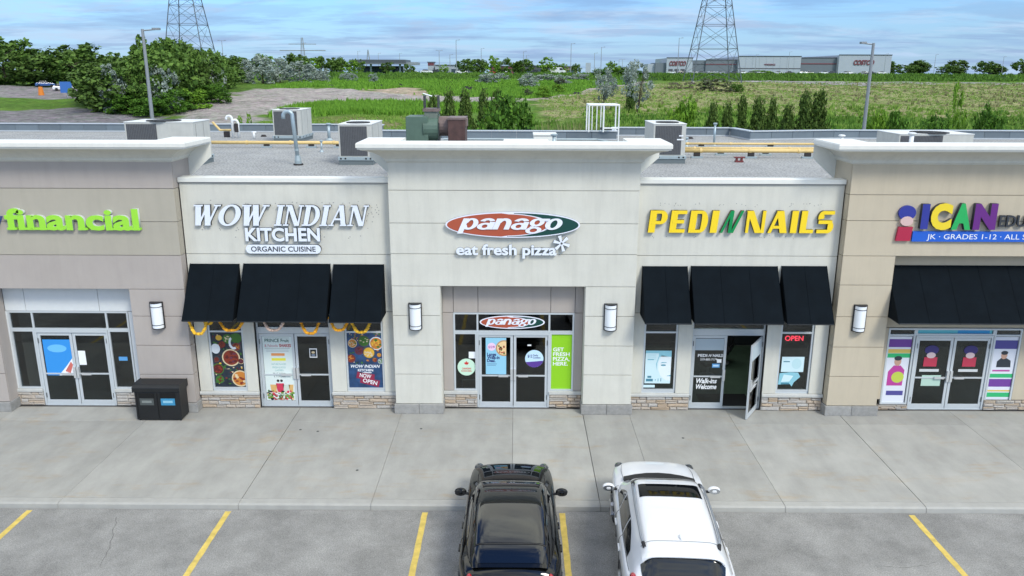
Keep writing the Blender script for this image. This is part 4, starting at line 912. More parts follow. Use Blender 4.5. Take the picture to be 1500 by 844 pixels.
# ---------------------------------------------------------------- marigold garlands
GA=nm('marigold_orange',(.80,.36,.015),.8,orand=.1,island=.35); GY=nm('marigold_yellow',(.80,.46,.03),.8,island=.3); GP=nm('garland_cream_pink',(.66,.48,.38),.8,island=.25)
def garland(x0,x1,sag,mat,label,zt=2.98,yy=WY-.66):
    sag+=.05
    t=thing('garland',label,'garland',((x0+x1)/2,yy,zt-sag),'flower garlands hanging below the restaurant awnings'); 
    n=int(26+sag*30); mb=MB(); q=random.Random(int(x0*100)); P=[]
    for i in range(n+1):
        u=i/n*2-1; P.append(((x0+x1)/2+(x1-x0)/2*(u*1.0),yy+.02*math.sin(i*.4),zt-sag*(1-abs(u)**2.6)))
    L_=0
    for a,b_ in zip(P[:-1],P[1:]):
        d=math.dist(a,b_); k=max(1,int(d/.032))
        for j in range(k):
            f=j/k; p=[a[c]+(b_[c]-a[c])*f for c in range(3)]
            mb.ball((p[0]+q.uniform(-.008,.008),p[1]+q.uniform(-.012,.012),p[2]),.048*q.uniform(.8,1.15),6,4,0,(1,1,.8))
    mb.build('flower_chain',mat,t); MB().tube([(x0,yy,zt),(x0,yy,zt+.12)],.006,5).tube([(x1,yy,zt),(x1,yy,zt+.12)],.006,5).build('string',nm('string_pale',(.5,.5,.45),.9),t)
garland(-8.98,-8.45,.42,GY,'yellow marigold garland at the far left corner of the left restaurant awning',yy=WY-.75)
garland(-8.22,-7.45,.34,GA,'orange marigold garland between the left window and the restaurant door')
garland(-6.98,-6.35,.33,GP,'cream pink flower garland over the left restaurant door')
garland(-5.95,-5.38,.42,GA,'bright orange marigold garland over the right restaurant door')
garland(-5.12,-4.60,.30,GA,'orange marigold garland left of the NOW OPEN poster',zt=2.96)
garland(-4.55,-3.98,.36,GY,'yellow marigold garland across the top of the NOW OPEN poster',zt=2.96)
garland(-8.62,-8.30,.15,GY,'short yellow garland high in the left restaurant window')

# ---------------------------------------------------------------- litter bin
BB=nm('bin_black',(.008,.009,.01),.45,var=.2,vs=4)
t=thing('litter_bin','black two-slot litter and recycling bin standing by the mauve pier','litter bin',(-9.9,20.75,0))
x0,x1,ya,yb_=-10.62,-9.36,20.72,21.25
b=MB(); b.box(x0,x1,ya,yb_,.04,.86); b.build('bin_body',BB,t,bevel=.02)
MB().prismx([(ya-.03,.87),(ya-.03,1.0),(ya+.05,1.07),(yb_+.01,1.07),(yb_+.01,.87)][::-1],x0-.03,x1+.03).build('bin_lid',BB,t,bevel=.015)
for i,(xa,xb) in enumerate(((x0+.12,x0+.55),(x1-.55,x1-.12))):
    MB().box(xa,xb,ya-.012,ya-.002,.70,.84).build('slot',nm('slot_void',(.002,.002,.002),.9),t)
    MB().box(xa+.02,xb-.02,ya-.014,ya-.002,.48,.68).build('label_plate',(nm('plate_grey',(.07,.08,.078),.5),nm('plate_blue',(.04,.24,.42),.5))[i],t)
    MB().box(xa+.08,xb-.08,ya-.016,ya-.0145,.55,.62).build('plate_print',(nm('plate_pale',(.2,.22,.21),.5),nm('plate_ice',(.25,.5,.62),.5))[i],t)
    MB().box((x0+x1)/2-.012 if i else x0+.05,(x0+x1)/2+.012 if i else x0+.07,ya-.01,ya-.001,.08,.84).build('door_seam',MAT['slot_void'],t)
for x in (x0+.06,x1-.06):
    for y_ in (ya+.06,yb_-.06): MB().tube([(x,y_,0),(x,y_,.05)],.03,8).build('foot',DARKALU,t)

# ---------------------------------------------------------------- salon interior seen through the open door
gfl=nm('salon_floor_green',(.10,.16,.11),.35,var=.2,vs=2)
for i_,(xx,yy_) in enumerate(((6.1,23.6),(6.1,26.0))):
    t=thing('ceiling_panel_light',f'lit ceiling panel inside the nail salon, {("nearer","farther")[i_]} to the door','ceiling light',(xx,yy_,2.95)); MB().box(xx-.6,xx+.6,yy_-.3,yy_+.3,2.93,2.97).build('diffuser',nm('panel_light_white',(.95,1,.95),.5,emit=3.0),t)
t=thing('floor_mat','dark entrance mat just inside the open salon door','mat',(6,22.4,0)); MB().box(5.5,7.0,21.95,22.9,-.015,.0).build('mat',nm('mat_black',(.012,.013,.015),.9),t)
struct(MB().box(3.4,8.8,21.94,27.4,-.018,-.012).build('salon_floor',gfl))
def salon_chair(x,y,rz,label):
    t=thing('salon_chair',label,'chair',(x,y,0),'padded chairs inside the nail salon'); t.rotation_euler=(0,0,rz)
    cm=nm('chair_black_vinyl',(.02,.02,.022),.4)
    def k(mb,n_,m__): mb.build(n_,m__,t,local=True,bevel=.02)
    k(MB().box(-.28,.28,-.28,.28,.42,.54),'seat',cm); k(MB().box(-.28,.28,.2,.3,.56,1.05),'backrest',cm); k(MB().box(-.34,-.28,-.2,.25,.55,.7),'armrest',cm); k(MB().box(.28,.34,-.2,.25,.55,.7),'armrest',cm)
    k(MB().tube([(0,0,.05),(0,0,.42)],.04,8),'post',MAT['satin_steel']); k(MB().tube([(0,0,0),(0,0,.05)],.26,16),'base',MAT['satin_steel'])
salon_chair(6.2,24.4,.4,'black padded chair just inside the open salon door'); salon_chair(6.95,25.6,-.5,'black padded chair deeper inside the nail salon'); salon_chair(5.4,24.9,2.7,'black padded chair behind the closed salon door')
# counter in the pizza shop
t=thing('counter','dark service counter inside the pizza shop','counter',(-.1,25,0)); MB().box(-1.9,1.6,24.6,25.1,0,1.05).build('body',nm('counter_dark',(.05,.045,.045),.5),t,bevel=.01); MB().box(-1.95,1.65,24.5,25.15,1.05,1.1).build('top',nm('counter_top',(.3,.28,.27),.4),t)
t=thing('side_table','little metal side table inside the left pizza shop window','table',(-1.4,22.3,0)); MB().box(-1.62,-1.15,22.15,22.55,.70,.73).build('table_top',MAT['satin_steel'],t)
for x in (-1.6,-1.17):
    for y_ in (22.17,22.53): MB().tube([(x,y_,0),(x,y_,.7)],.012,6).build('leg',MAT['satin_steel'],t)
# ---------------------------------------------------------------- roof plant
RZ=6.28
HV=nm('rooftop_unit_cream',(.50,.50,.46),.55,var=.08,vs=3,streak=.08); COIL=nm('condenser_coil_grey',(.075,.078,.085),.7,var=.2,vs=8); RAIL=nm('galvanised_rail',(.36,.43,.45),.45,metal=.3,var=.08); VOID=nm('fan_void',(.015,.016,.018),.8)
def hvac(x0,x1,y0,y1,h,label,cw=None,lights=0):
    t=thing('rooftop_unit',label,'air conditioner',((x0+x1)/2,y0,RZ),'packaged air conditioners on the gravel roof')
    z=RZ+.28
    MB().box(x0-.02,x1+.02,y0-.02,y1+.02,RZ+.0,RZ+.16).build('curb',nm('roof_curb',(.13,.16,.17),.7),t)
    MB().box(x0-.05,x1+.05,y0-.05,y1+.05,RZ+.16,z).build('base_rail',RAIL,t,bevel=.01)
    hl=MB()
    for x in (x0+.06,x0+.22,x1-.22,x1-.06): hl.box(x-.03,x+.03,y0-.054,y0-.049,z-.085,z-.025)
    for k in range(4):
        y=y0+.15+(y1-y0-.3)*k/3
        for xx in (x1+.05,x0-.054): hl.box(xx,xx+.004,y-.035,y+.035,z-.085,z-.025)
    hl.build('fork_pockets',VOID,t)
    MB().box(x0,x1,y0,y1,z,z+h).build('casing',HV,t,bevel=.012)
    cx1=x1-(cw or .16)
    MB().box(x0+.06,cx1,y0-.012,y0-.001,z+.04,z+h-.05).build('condenser_coil',COIL,t)
    g=MB(); n=max(8,int((cx1-x0)/.06))
    for k in range(1,n): x=x0+.06+(cx1-x0-.06)*k/n; g.box(x-.004,x+.004,y0-.018,y0-.0125,z+.04,z+h-.05)
    g.build('coil_guard',nm('coil_guard_grey',(.13,.135,.14),.6),t)['kind']='stuff'
    MB().box(x0-.015,x1+.015,y0-.015,y1+.015,z+h,z+h+.03).build('top_cover',nm('unit_top_white',(.66,.67,.65),.5,var=.05),t,bevel=.006)
    cxm,cym=(x0+x1)/2,y0+(y1-y0)*.30; r=min((x1-x0),(y1-y0))*.36
    f=MB(); f.tube([(cxm,cym,z+h+.03),(cxm,cym,z+h+.045)],r,24); f.build('fan_opening',VOID,t)
    gr=MB()
    for rr_ in (.35,.6,.85,1.0): gr.tube([(cxm+r*rr_*math.cos(R(a)),cym+r*rr_*math.sin(R(a)),z+h+.055) for a in range(0,361,20)],.007,4,cap=False)
    for a in range(0,180,30): gr.tube([(cxm-r*math.cos(R(a)),cym-r*math.sin(R(a)),z+h+.058),(cxm+r*math.cos(R(a)),cym+r*math.sin(R(a)),z+h+.058)],.006,4)
    gr.build('fan_guard',DARKALU,t)
    MB().box(x1-.0,x1+.006,y0+.25,y0+.27,z+.05,z+h-.05).box(x1,x1+.006,y0+(y1-y0)*.6,y0+(y1-y0)*.6+.015,z+.05,z+h-.05).build('panel_joint',nm('joint_grey',(.2,.2,.2),.7),t)
    if lights:
        MB().box(x1-.25,x1-.1,y0-.022,y0-.019,z+h*.62,z+h*.66).box(x1-.32,x1-.08,y0-.022,y0-.019,z+h*.5,z+h*.54).build('rating_plate',WHITE,t)
    return t
hvac(-11.45,-10.15,38.3,40.4,1.18,'cream rooftop unit standing behind the tall gooseneck vent pipe',cw=.16)
hvac(-6.30,-5.13,28.7,31.1,1.12,'cream rooftop unit partly behind the left end of the white tower cornice')
hvac(4.95,6.12,29.5,31.6,1.12,'cream rooftop unit partly behind the right end of the white tower cornice',lights=1)
hvac(-13.5,-11.15,28.0,29.6,1.22,'wide rooftop unit rising over the cornice of the left mauve tower',cw=1.25)
hvac(14.9,17.8,31.8,33.8,.62,'low rooftop unit rising over the cornice of the right beige tower',cw=1.2)
PIPE=nm('gas_pipe_yellow',(.66,.48,.20),.55,var=.12,vs=5); BLKR=nm('pipe_block_black',(.03,.025,.025),.8); GPIPE=nm('galvanised_pipe',(.34,.42,.46),.4,metal=.35,var=.1); PVC=nm('pvc_white',(.76,.78,.78),.4)
def gaspipe(x0,x1,y,z,r,label,blocks,extra=()):
    t=thing('gas_pipe',label,'gas pipe',((x0+x1)/2,y,RZ),'yellow gas pipes laid across the roof')
    MB().tube([(x0,y,z),(x1,y,z)],r,10).build('pipe',PIPE,t,smooth=True)
    c=MB()
    for k in range(int((x1-x0)/1.9)): x=x0+.9+1.9*k; c.tube([(x,y,z),(x+.09,y,z)],r*1.25,10)
    c.build('coupling',PIPE,t)
    for x in blocks:
        MB().box(x-.22,x+.22,y-.09,y+.09,RZ,RZ+.07).build('support_pad',RAIL,t); MB().box(x-.12,x+.12,y-.06,y+.06,RZ+.07,z-r+.004).build('support_block',BLKR,t,bevel=.01)
gaspipe(-14.6,-7.0,35.3,RZ+.22,.075,'yellow gas pipe running behind the gooseneck vent on the left roof',(-13.9,-10.9,-8.95,-7.75))
gaspipe(6.2,12.1,31.5,RZ+.28,.075,'nearest and thickest yellow gas pipe on the right roof',(7.0,9.1,11.3))
gaspipe(6.2,12.3,32.6,RZ+.27,.06,'middle yellow gas pipe on the right roof',(8.2,10.0))
gaspipe(6.6,13.4,35.9,RZ+.18,.05,'farthest and thinnest yellow gas pipe on the right roof',(8.15,11.2))
t=thing('pipe_block','small maroon pipe block lying on the gravel before the yellow gas pipes','block',(8.25,30.0,RZ)); MB().box(8.1,8.4,29.95,30.1,RZ,RZ+.06).box(8.13,8.19,29.96,30.09,RZ+.06,RZ+.16).box(8.31,8.37,29.96,30.09,RZ+.06,RZ+.16).box(8.06,8.44,29.94,30.11,RZ+.16,RZ+.2).build('block',nm('block_maroon',(.16,.03,.03),.6),t)
# gooseneck gas vent
t=thing('vent_pipe','tall grey gooseneck vent pipe on a round base before the cream rooftop unit','vent pipe',(-7.75,28.6,RZ))
P=[(-7.75,28.6,RZ+.1),(-7.86,28.62,RZ+1.66)]+[(-8.02+.16*math.cos(R(a)),28.63,RZ+1.70+.16*math.sin(R(a))) for a in range(0,181,20)]+[(-8.18,28.63,RZ+1.60)]
MB().tube(P,.07,12).build('pipe',GPIPE,t,smooth=True); MB().tube([(-7.75,28.6,RZ),(-7.752,28.6,RZ+.16),(-7.76,28.6,RZ+.34)],[.12,.12,.09],14).build('flashing_boot',RAIL,t); MB().tube([(-7.75,28.6,RZ),(-7.75,28.6,RZ+.05)],.17,14).build('pitch_ring',BLKR,t)
MB().tube([(-7.775,28.6,RZ+.5),(-7.777,28.6,RZ+.56)],.085,12).build('collar',RAIL,t)
def vent(x,y,h,r,label,mat=GPIPE,cap=True,nm_='vent_pipe'):
    t=thing(nm_,label,'vent pipe',(x,y,RZ)); MB().tube([(x,y,RZ),(x,y,RZ+h)],r,10).build('pipe',mat,t,smooth=True)
    if cap: MB().tube([(x,y,RZ+h),(x,y,RZ+h+.03),(x,y,RZ+h+.07),(x,y,RZ+h+.09)],[r*1.2,r*1.9,r*1.9,r*1.1],12).build('rain_cap',mat,t)
    MB().tube([(x,y,RZ),(x,y,RZ+.1)],[r*2.4,r*1.3],12).build('boot',BLKR if mat is PVC else RAIL,t)
vent(-9.10,39.4,.72,.075,'short grey capped vent pipe between the two left rooftop units')
vent(1.42,31.0,.86,.07,'grey capped vent pipe standing behind the tower cornice')
vent(9.02,37.2,.92,.05,'slim vent pipe by the rear parapet on the right roof')
vent(6.25,33.0,.95,.06,'slim vent pipe right beside the rooftop unit at the right end of the tower')
vent(7.55,36.2,.35,.05,'stubby vent pipe beside the farthest yellow gas pipe')
vent(12.95,32.5,.75,.07,'white vent pipe behind the left end of the beige tower cornice',PVC)
vent(15.0,31.0,.95,.08,'white vent pipe in front of the low rooftop unit on the beige tower',PVC)
vent(-8.05,33.4,.4,.035,'thin rod like vent just left of the rooftop unit by the tower')
t=thing('pvc_vent','pair of white PVC candy cane vents with a black sleeve on the left roof','vent pipe',(-14.0,40.4,RZ))
for dx,h in ((0,.95),(.28,.75)):
    x=-14.1+dx; MB().tube([(x,40.4,RZ),(x,40.4,RZ+h)]+[(x-.14+.14*math.cos(R(a)),40.4,RZ+h+.14*math.sin(R(a))) for a in range(20,181,32)]+[(x-.28,40.4,RZ+h-.06)],.06,10).build('pipe',PVC,t,smooth=True)
MB().tube([(-13.9,40.38,RZ+.3),(-13.9,40.38,RZ+.72)],.11,10).build('sleeve',BLKR,t)
t=thing('pvc_vent','short white tee shaped vent near the left rooftop unit','vent pipe',(-12.9,39.9,RZ)); MB().tube([(-12.9,39.9,RZ),(-12.9,39.9,RZ+.35)],.06,10).tube([(-13.0,39.9,RZ+.32),(-12.78,39.9,RZ+.32)],.05,8).build('pipe',PVC,t,smooth=True)
# exhaust fan behind the tower
FG=nm('fan_housing_green',(.085,.14,.105),.55,var=.12,vs=4,streak=.1); RUST=nm('rusty_brown_steel',(.085,.042,.036),.6,var=.35,vs=5,streak=.35); RUS2=nm('faded_brown_steel',(.17,.125,.115),.6,var=.25,vs=5)
t=thing('exhaust_fan','green kitchen exhaust fan with a rusty brown duct box behind the white cornice','exhaust fan',(-2.6,25,RZ))
MB().box(-3.35,-2.68,24.6,25.6,RZ+.25,8.19).build('motor_housing',FG,t,bevel=.02)
sc=[]; 
for k in range(25): a=R(180+360*k/24); sc.append((25.1+.55*math.cos(a),7.82+.42*math.sin(a)+.0))
MB().prismx(sc[:-1][::-1],-2.82,-2.38).build('scroll',FG,t,bevel=.02)
MB().box(-2.80,-2.40,24.75,25.3,8.1,8.36).build('discharge_neck',nm('fan_green_grey',(.14,.17,.14),.6,var=.15),t); MB().box(-2.84,-2.36,24.71,25.34,8.33,8.42).build('discharge_flange',RUS2,t)
for x in (-2.82,-2.40): MB().box(x,x+.025,24.75,25.3,8.42,8.80).build('damper_blade',nm('blade_dark',(.03,.03,.032),.5),t)
MB().tube([(-2.82,24.74,8.86),(-2.55,24.74,8.78)],.02,6).build('damper_rod',MAT['satin_steel'],t)
MB().tube([(-2.38,25.1,7.88),(-2.08,25.1,7.88)],.30,20).build('inlet_duct',RUS2,t,smooth=False)
MB().box(-2.08,-1.56,24.6,25.6,RZ+.3,8.14).build('duct_box',RUST,t,bevel=.015); MB().box(-2.1,-1.54,24.58,25.62,8.10,8.16).build('box_lid',RUS2,t); MB().box(-1.555,-1.50,24.7,25.1,7.9,8.12).build('box_latch',RUS2,t)
for x in (-3.3,-2.4): MB().box(x,x+.05,24.7,24.75,RZ,8.0 if x>-3 else RZ+.3).build('support_leg',DARKALU,t)
MB().box(-3.5,-1.5,24.5,25.7,RZ,RZ+.25).build('curb',nm('roof_curb',(.13,.16,.17),.7),t)
# roof hatches and little bits behind the cornice
t=thing('roof_hatch','low white skylight box lying behind the tower cornice','roof hatch',(-.1,33,RZ)); MB().box(-.50,1.25,32.6,34.0,RZ,RZ+.42).build('curb',FLASH,t,bevel=.02); MB().box(-.55,1.30,32.5,34.1,RZ+.42,RZ+.5).build('lid',FLASH,t,bevel=.02)
t=thing('roof_hatch','smaller taller white hatch box behind the skylight','roof hatch',(1.4,36,RZ)); MB().box(.75,1.75,36.0,37.0,RZ,RZ+.5).build('curb',FLASH,t,bevel=.02); MB().box(.72,1.78,35.95,37.05,RZ+.5,RZ+.58).build('lid',FLASH,t,bevel=.02)
t=thing('gas_riser','short yellow gas riser loop behind the white cornice','gas pipe',(-1.75,28,RZ)); MB().tube([(-1.9,28,RZ),(-1.9,28,RZ+.85),(-1.86,28,RZ+.95),(-1.76,28,RZ+.95),(-1.72,28,RZ+.85),(-1.72,28,RZ+.3)],.05,8).build('pipe',PIPE,t,smooth=True)
t=thing('gas_valve','yellow gas riser and black valve at the foot of the right rooftop unit','gas pipe',(4.4,29.2,RZ)); MB().tube([(4.5,29.4,RZ),(4.5,29.4,RZ+.42),(4.95,29.5,RZ+.42)],.04,8).build('pipe',PIPE,t,smooth=True); MB().tube([(4.38,29.35,RZ),(4.38,29.35,RZ+.22)],.07,8).build('valve',BLKR,t); MB().tube([(4.42,29.35,RZ+.3),(4.36,29.35,RZ+.42)],.03,6).build('valve_tap',WHITE,t)
t=thing('conduit','thin grey conduit bent across the roof before the rear parapet','conduit',(1,38.8,RZ)); MB().tube([(-3.5,38.8,RZ+.12),(3.8,38.8,RZ+.12),(4.5,38.3,RZ+.02)],.045,8).build('pipe',RAIL,t)
# ladder cage
t=thing('roof_ladder_cage','white tubular guard cage round the roof ladder at the rear parapet','guard rail',(4.15,39.6,RZ))
gr=MB(); WT=nm('cage_white_paint',(.74,.76,.74),.45)
def tb(a,b_,r=.035): MB().tube([a,b_],r,8).build('rail',WT,t)
xa,xb,ya,yb_,zt=3.45,4.88,39.2,40.5,7.98
for x in (xa,xb):
    for y in (ya,yb_): tb((x,y,RZ if y==ya and x==xb else 6.72),(x,y,zt))
tb((xa,ya,zt),(xb,ya,zt),.04);tb((xa,yb_,zt),(xb,yb_,zt),.04);tb((xa,ya,zt),(xa,yb_,zt),.04);tb((xb,ya,zt),(xb,yb_,zt),.04); tb((4.15,ya,6.9),(xb,ya,6.9)); 
for x in (3.72,3.95,4.15): tb((x,yb_,6.72),(x,yb_,zt),.025)
tb((4.15,ya,6.72),(4.15,ya,zt),.04)
t=thing('junction_box','dark cable coil lying on the rear parapet at the foot of the white cage','cable',(4.4,40.0,6.74)); MB().tube([(4.35+.28*math.cos(R(a)),39.9+.12*math.sin(R(a)),6.78+.01*(a/60)) for a in range(0,720,30)],.03,6).build('coil',DARKALU,t)
# small debris on the gravel
t=thing('drain_strainer','small black roof drain strainer near the right rear parapet','drain',(8.7,40.9,RZ)); MB().tube([(8.7,40.9,RZ),(8.7,40.9,RZ+.1)],[.18,.1],12).build('dome',BLKR,t)
t=thing('drain_strainer','small black roof drain near the white candy cane vents','drain',(-12.9,41.4,RZ)); MB().tube([(-12.9,41.4,RZ),(-12.9,41.4,RZ+.1)],[.16,.1],12).build('dome',BLKR,t)
t=thing('roof_bracket','yellow gas regulator with a black foot behind the mauve tower','gas pipe',(-14.8,41,RZ)); MB().tube([(-15.3,41,RZ+.75),(-14.95,41,RZ+.35),(-14.4,41,RZ+.35)],.06,8).build('pipe',PIPE,t); MB().box(-14.75,-14.5,40.9,41.1,RZ,RZ+.28).build('block',BLKR,t)

# ---------------------------------------------------------------- cars
def interp(xs,ys):
    """smooth monotone cubic"""
    xs=np.array(xs,float);ys=np.array(ys,float);h=np.diff(xs);d=np.diff(ys)/h;m=np.zeros(len(xs));m[1:-1]=np.where(d[:-1]*d[1:]>0,2*d[:-1]*d[1:]/(d[:-1]+d[1:]+1e-12),0);m[0]=d[0];m[-1]=d[-1]
    def f(x):
        x=min(max(x,xs[0]),xs[-1]);i=min(max(int(np.searchsorted(xs,x))-1,0),len(h)-1);t=(x-xs[i])/h[i]
        return float((2*t**3-3*t*t+1)*ys[i]+(t**3-2*t*t+t)*h[i]*m[i]+(-2*t**3+3*t*t)*ys[i+1]+(t**3-t*t)*h[i]*m[i+1])
    return f
def car(name,label,loc,rz,sp):
    t=thing(name,label,'car',loc); t.rotation_euler=(0,0,rz)
    paint=sp['paint']; kid=lambda mb,n_,mt,par=t,sm=False: mb.build(n_,mt,par,local=True,smooth=sm)
    y0,y1=sp['y0'],sp['y1']
    HW=interp(*sp['hw']); SH=interp(*sp['shoulder']); TP=interp(*sp['top']); ZB=interp(*sp['bottom'])
    # lower body section, right half, parameter s 0..1 from sill to centre line
    def sec(y):
        w,zs,zt,zb=HW(y),SH(y),TP(y),ZB(y)
        return [(w*.90,zb),(w*.955,zb+.05),(w*.985,zb+.16),(w*.99,zb+(zs-zb)*.45),(w,zb+(zs-zb)*.66),(w*.995,zs-.11),(w*.975,zs-.045),(w*.94,zs-.008),(w*.89,zs+.008),(w*.80,zs+(zt-zs)*.35+.004),(w*.62,zs+(zt-zs)*.72),(w*.35,zs+(zt-zs)*.94),(0,zt)]
    n=64; K=13; b=MB(); ys_=[y0+(y1-y0)*(.5-.5*math.cos(math.pi*i/n)) for i in range(n+1)]
    for y in ys_:
        s_=sec(y); row=[(x,y,z) for x,z in s_]+[(-x,y,z) for x,z in s_[-2::-1]]
        b.v+=row
    m_=2*K-1
    for i in range(n):
        for k in range(m_-1): b.f.append((i*m_+k,i*m_+k+1,(i+1)*m_+k+1,(i+1)*m_+k)); b.m.append(0)
        b.f.append((i*m_+m_-1,i*m_,(i+1)*m_,(i+1)*m_+m_-1)); b.m.append(0)
    b.f.append(tuple(range(m_))[::-1]); b.f.append(tuple(n*m_+k for k in range(m_))); b.m+=[0,0]
    body=b.build('body',paint,t,local=True)
    # wheel arches cut out of the body
    wr=sp['wr']
    for wy in sp['wheels']:
        cut=MB().tube([(-1.3,wy,wr),(1.3,wy,wr)],wr*1.13,32).build('cut',paint,None); 
        cutm=MB()
        for sx in (-1,1): cutm.tube([(sx*1.3,wy,wr),(sx*.62,wy,wr)],wr*1.14,32)
        cutm_=cutm.build('cut',paint,None)
        bpy.data.objects.remove(cut)
        md=body.modifiers.new('b','BOOLEAN'); md.object=cutm_; md.operation='DIFFERENCE'; md.solver='EXACT'
        lr,rz0=body.matrix_world.copy(),t.rotation_euler.copy()
        sv=(t.location.copy(),t.rotation_euler.copy()); t.location=(0,0,0); t.rotation_euler=(0,0,0); bpy.context.view_layer.update()
        me=bpy.data.meshes.new_from_object(body.evaluated_get(bpy.context.evaluated_depsgraph_get())); body.modifiers.clear(); body.data=me
        t.location,t.rotation_euler=sv; bpy.data.objects.remove(cutm_)
    autosmooth(body,38)
    # cabin surface
    ca0,ca1=sp['cab']; CW=interp(*sp['cw']); CB=interp(*sp['cb']); CH=interp(*sp['ch'])
    prof=interp([0,.22,.45,.60,.70,.80,.92,1.0],sp.get('prof',[1,.945,.85,.78,.725,.61,.31,0])); pz=interp([0,.22,.45,.60,.70,.80,.92,1.0],[0,.36,.70,.875,.945,.985,1.0,1.005])
    def Sf(y,tt,off=0):
        s=abs(tt); w,zb,zh=CW(y),CB(y),CH(y); q=1-s; x=w*prof(q)*(1 if tt>=0 else -1); z=zb+(zh-zb)*pz(q)
        return Vector((x,y,z))
    def Sn(y,tt,off):
        e=.01; a=Sf(min(y+e,ca1),tt)-Sf(max(y-e,ca0),tt); c=Sf(y,min(tt+e,1))-Sf(y,max(tt-e,-1)); nn=a.cross(c)
        if nn.length<1e-9: nn=Vector((0,0,1))
        nn.normalize(); 
        if nn.z<0 or (abs(nn.z)<.05 and nn.x*tt<0): nn=-nn
        return Sf(y,tt)+nn*off
    c=MB(); n2=56; kk=40
    for i in range(n2+1):
        y=ca0+(ca1-ca0)*i/n2
        for k in range(kk+1): c.v.append(tuple(Sf(y,-1+2*k/kk)))
    for i in range(n2):
        for k in range(kk): c.f.append((i*(kk+1)+k,i*(kk+1)+k+1,(i+1)*(kk+1)+k+1,(i+1)*(kk+1)+k)); c.m.append(0)
    cab=c.build('cabin_shell',paint,t,local=True,smooth=True)
    def patch(nme,y_a,y_b,ta,tb_,mat,off=.006,ny=14,nt_=16,fn=None):
        p=MB()
        for i in range(ny+1):
            f=i/ny
            for k in range(nt_+1):
                g=k/nt_
                y,tt=(fn(f,g) if fn else (y_a+(y_b-y_a)*f,ta+(tb_-ta)*g)); p.v.append(tuple(Sn(y,tt,off)))
        for i in range(ny):
            for k in range(nt_): a=i*(nt_+1)+k; p.f.append((a,a+1,a+nt_+2,a+nt_+1)); p.m.append(0)
        return p.build(nme,mat,t,local=True,smooth=True)
    for a in sp['patches'](Sf): patch(*a[:6],**a[6])
    # wheels
    for i,wy in enumerate(sp['wheels']):
        for sx in (-1,1):
            xo=sx*(HW(wy)-.02)
            w=MB(); P_=[(xo-sx*.23,wy,wr),(xo-sx*.22,wy,wr),(xo-sx*.03,wy,wr),(xo,wy,wr)]; w.tube(P_,[wr*.93,wr,wr,wr*.93],28)
            wo=kid(w,'wheel',nm('tyre_rubber',(.018,.018,.019),.85))
            r_=MB().tube([(xo-sx*.0,wy,wr),(xo+sx*.008,wy,wr)],wr*.70,28); kid(r_,'rim',sp['rim'],wo)
            hb=MB()
            for q in range(5): a=R(72*q); hb.tube([(xo+sx*.012,wy,wr),(xo+sx*.014,wy+wr*.66*math.cos(a),wr+wr*.66*math.sin(a))],[.035,.05],6)
            kid(hb,'spokes',sp['rim2'],wo)
            ar=MB(); ar.tube([(sx*(HW(wy)*.985),wy+wr*1.14*math.cos(R(a)),wr+wr*1.14*math.sin(R(a))) for a in range(8,173,8)],.022,6); kid(ar,'arch_trim',sp['trim'])
    # mirrors
    my,mz=sp['mirror']
    for sx in (-1,1):
        xb=sx*(HW(my)+.12); mm_=MB(); mm_.ball((xb,my,mz),.13,14,10,0,(1.0,.62,.62)); mo=kid(mm_,'wing_mirror',sp['mshell'],sm=True)
        kid(MB().tube([(xb-sx*.18,my+.02,mz-.06),(xb-sx*.05,my,mz-.04)],.03,8),'mirror_arm',sp['trim'],mo)
        g_=MB(); g_.v=[(xb+.115*math.cos(R(a)),my-.072,mz+.066*math.sin(R(a))) for a in range(0,360,20)]; g_.f=[tuple(range(18))]; g_.m=[0]
        kid(g_,'mirror_glass',nm('mirror_glass',(.8,.85,.9),.04,metal=1) if sp['mglass'] else sp['trim'],mo)
    # door gaps, handles
    for sx in (-1,1):
        for yy in sp['gaps']:
            g_=MB(); 
            pts=[]
            for k in range(2,9): s_=sec(yy); pts.append((sx*(s_[k][0]+.001),yy,s_[k][1]))
            g_.tube(pts,.006,4); kid(g_,'door_gap',nm('shut_line',(.01,.01,.01),.8))
        for yy in sp['handles']: 
            s_=sec(yy); kid(MB().box(min(sx*s_[4][0],sx*(s_[4][0]+.03)),max(sx*s_[4][0],sx*(s_[4][0]+.03)),yy-.11,yy+.11,s_[5][1]-.06,s_[5][1]-.03),'door_handle',sp['handle'])
    # lamps
    for sx in (-1,1):
        h_=MB()
        for yy,zz in sp['tail']: pass
        ty,tz=sp['tail'][0]; w=HW(ty); h_.ball((sx*w*.90,ty,tz),.16,12,8,0,(.42,.8,.62)); kid(h_,'tail_light',nm('tail_lamp_red',(.35,.012,.02),.15,coat=1),sm=True)
        ty,tz=sp['head']; w=HW(ty); h_=MB(); h_.ball((sx*w*.86,ty,tz),.16,12,8,0,(.7,1.1,.40)); kid(h_,'headlight',nm('head_lamp',(.05,.055,.06),.08,coat=1),sm=True)
    # grille and plate at each end
    kid(MB().box(-.45,.45,y1-.05,y1+.008,.42,.58),'grille',VOID); kid(MB().box(-.26,.26,y0-.012,y0+.03,.62,.74),'number_plate',nm('plate_white',(.7,.7,.72),.5))
    kid(MB().box(-.80,.80,y0+.35,y1-.4,.17,.30),'underbody',nm('underbody_black',(.01,.01,.01),.9))
    return t,kid,Sn,sec
CG=nm('car_glass_black',(.003,.004,.005),.015,spec=.62,coat=.4)
CGS=nm('sunroof_glass',(.004,.005,.006),.05,spec=.16)
CGW=nm('car_glass_tinted',(.010,.013,.016),.03,spec=.55)
BP=nm('car_paint_black',(.0035,.004,.0042),.03,metal=0,spec=.5)
WP=nm('car_paint_white',(.72,.73,.74),.3,coat=1)
BT=nm('black_car_trim',(.012,.012,.013),.5)
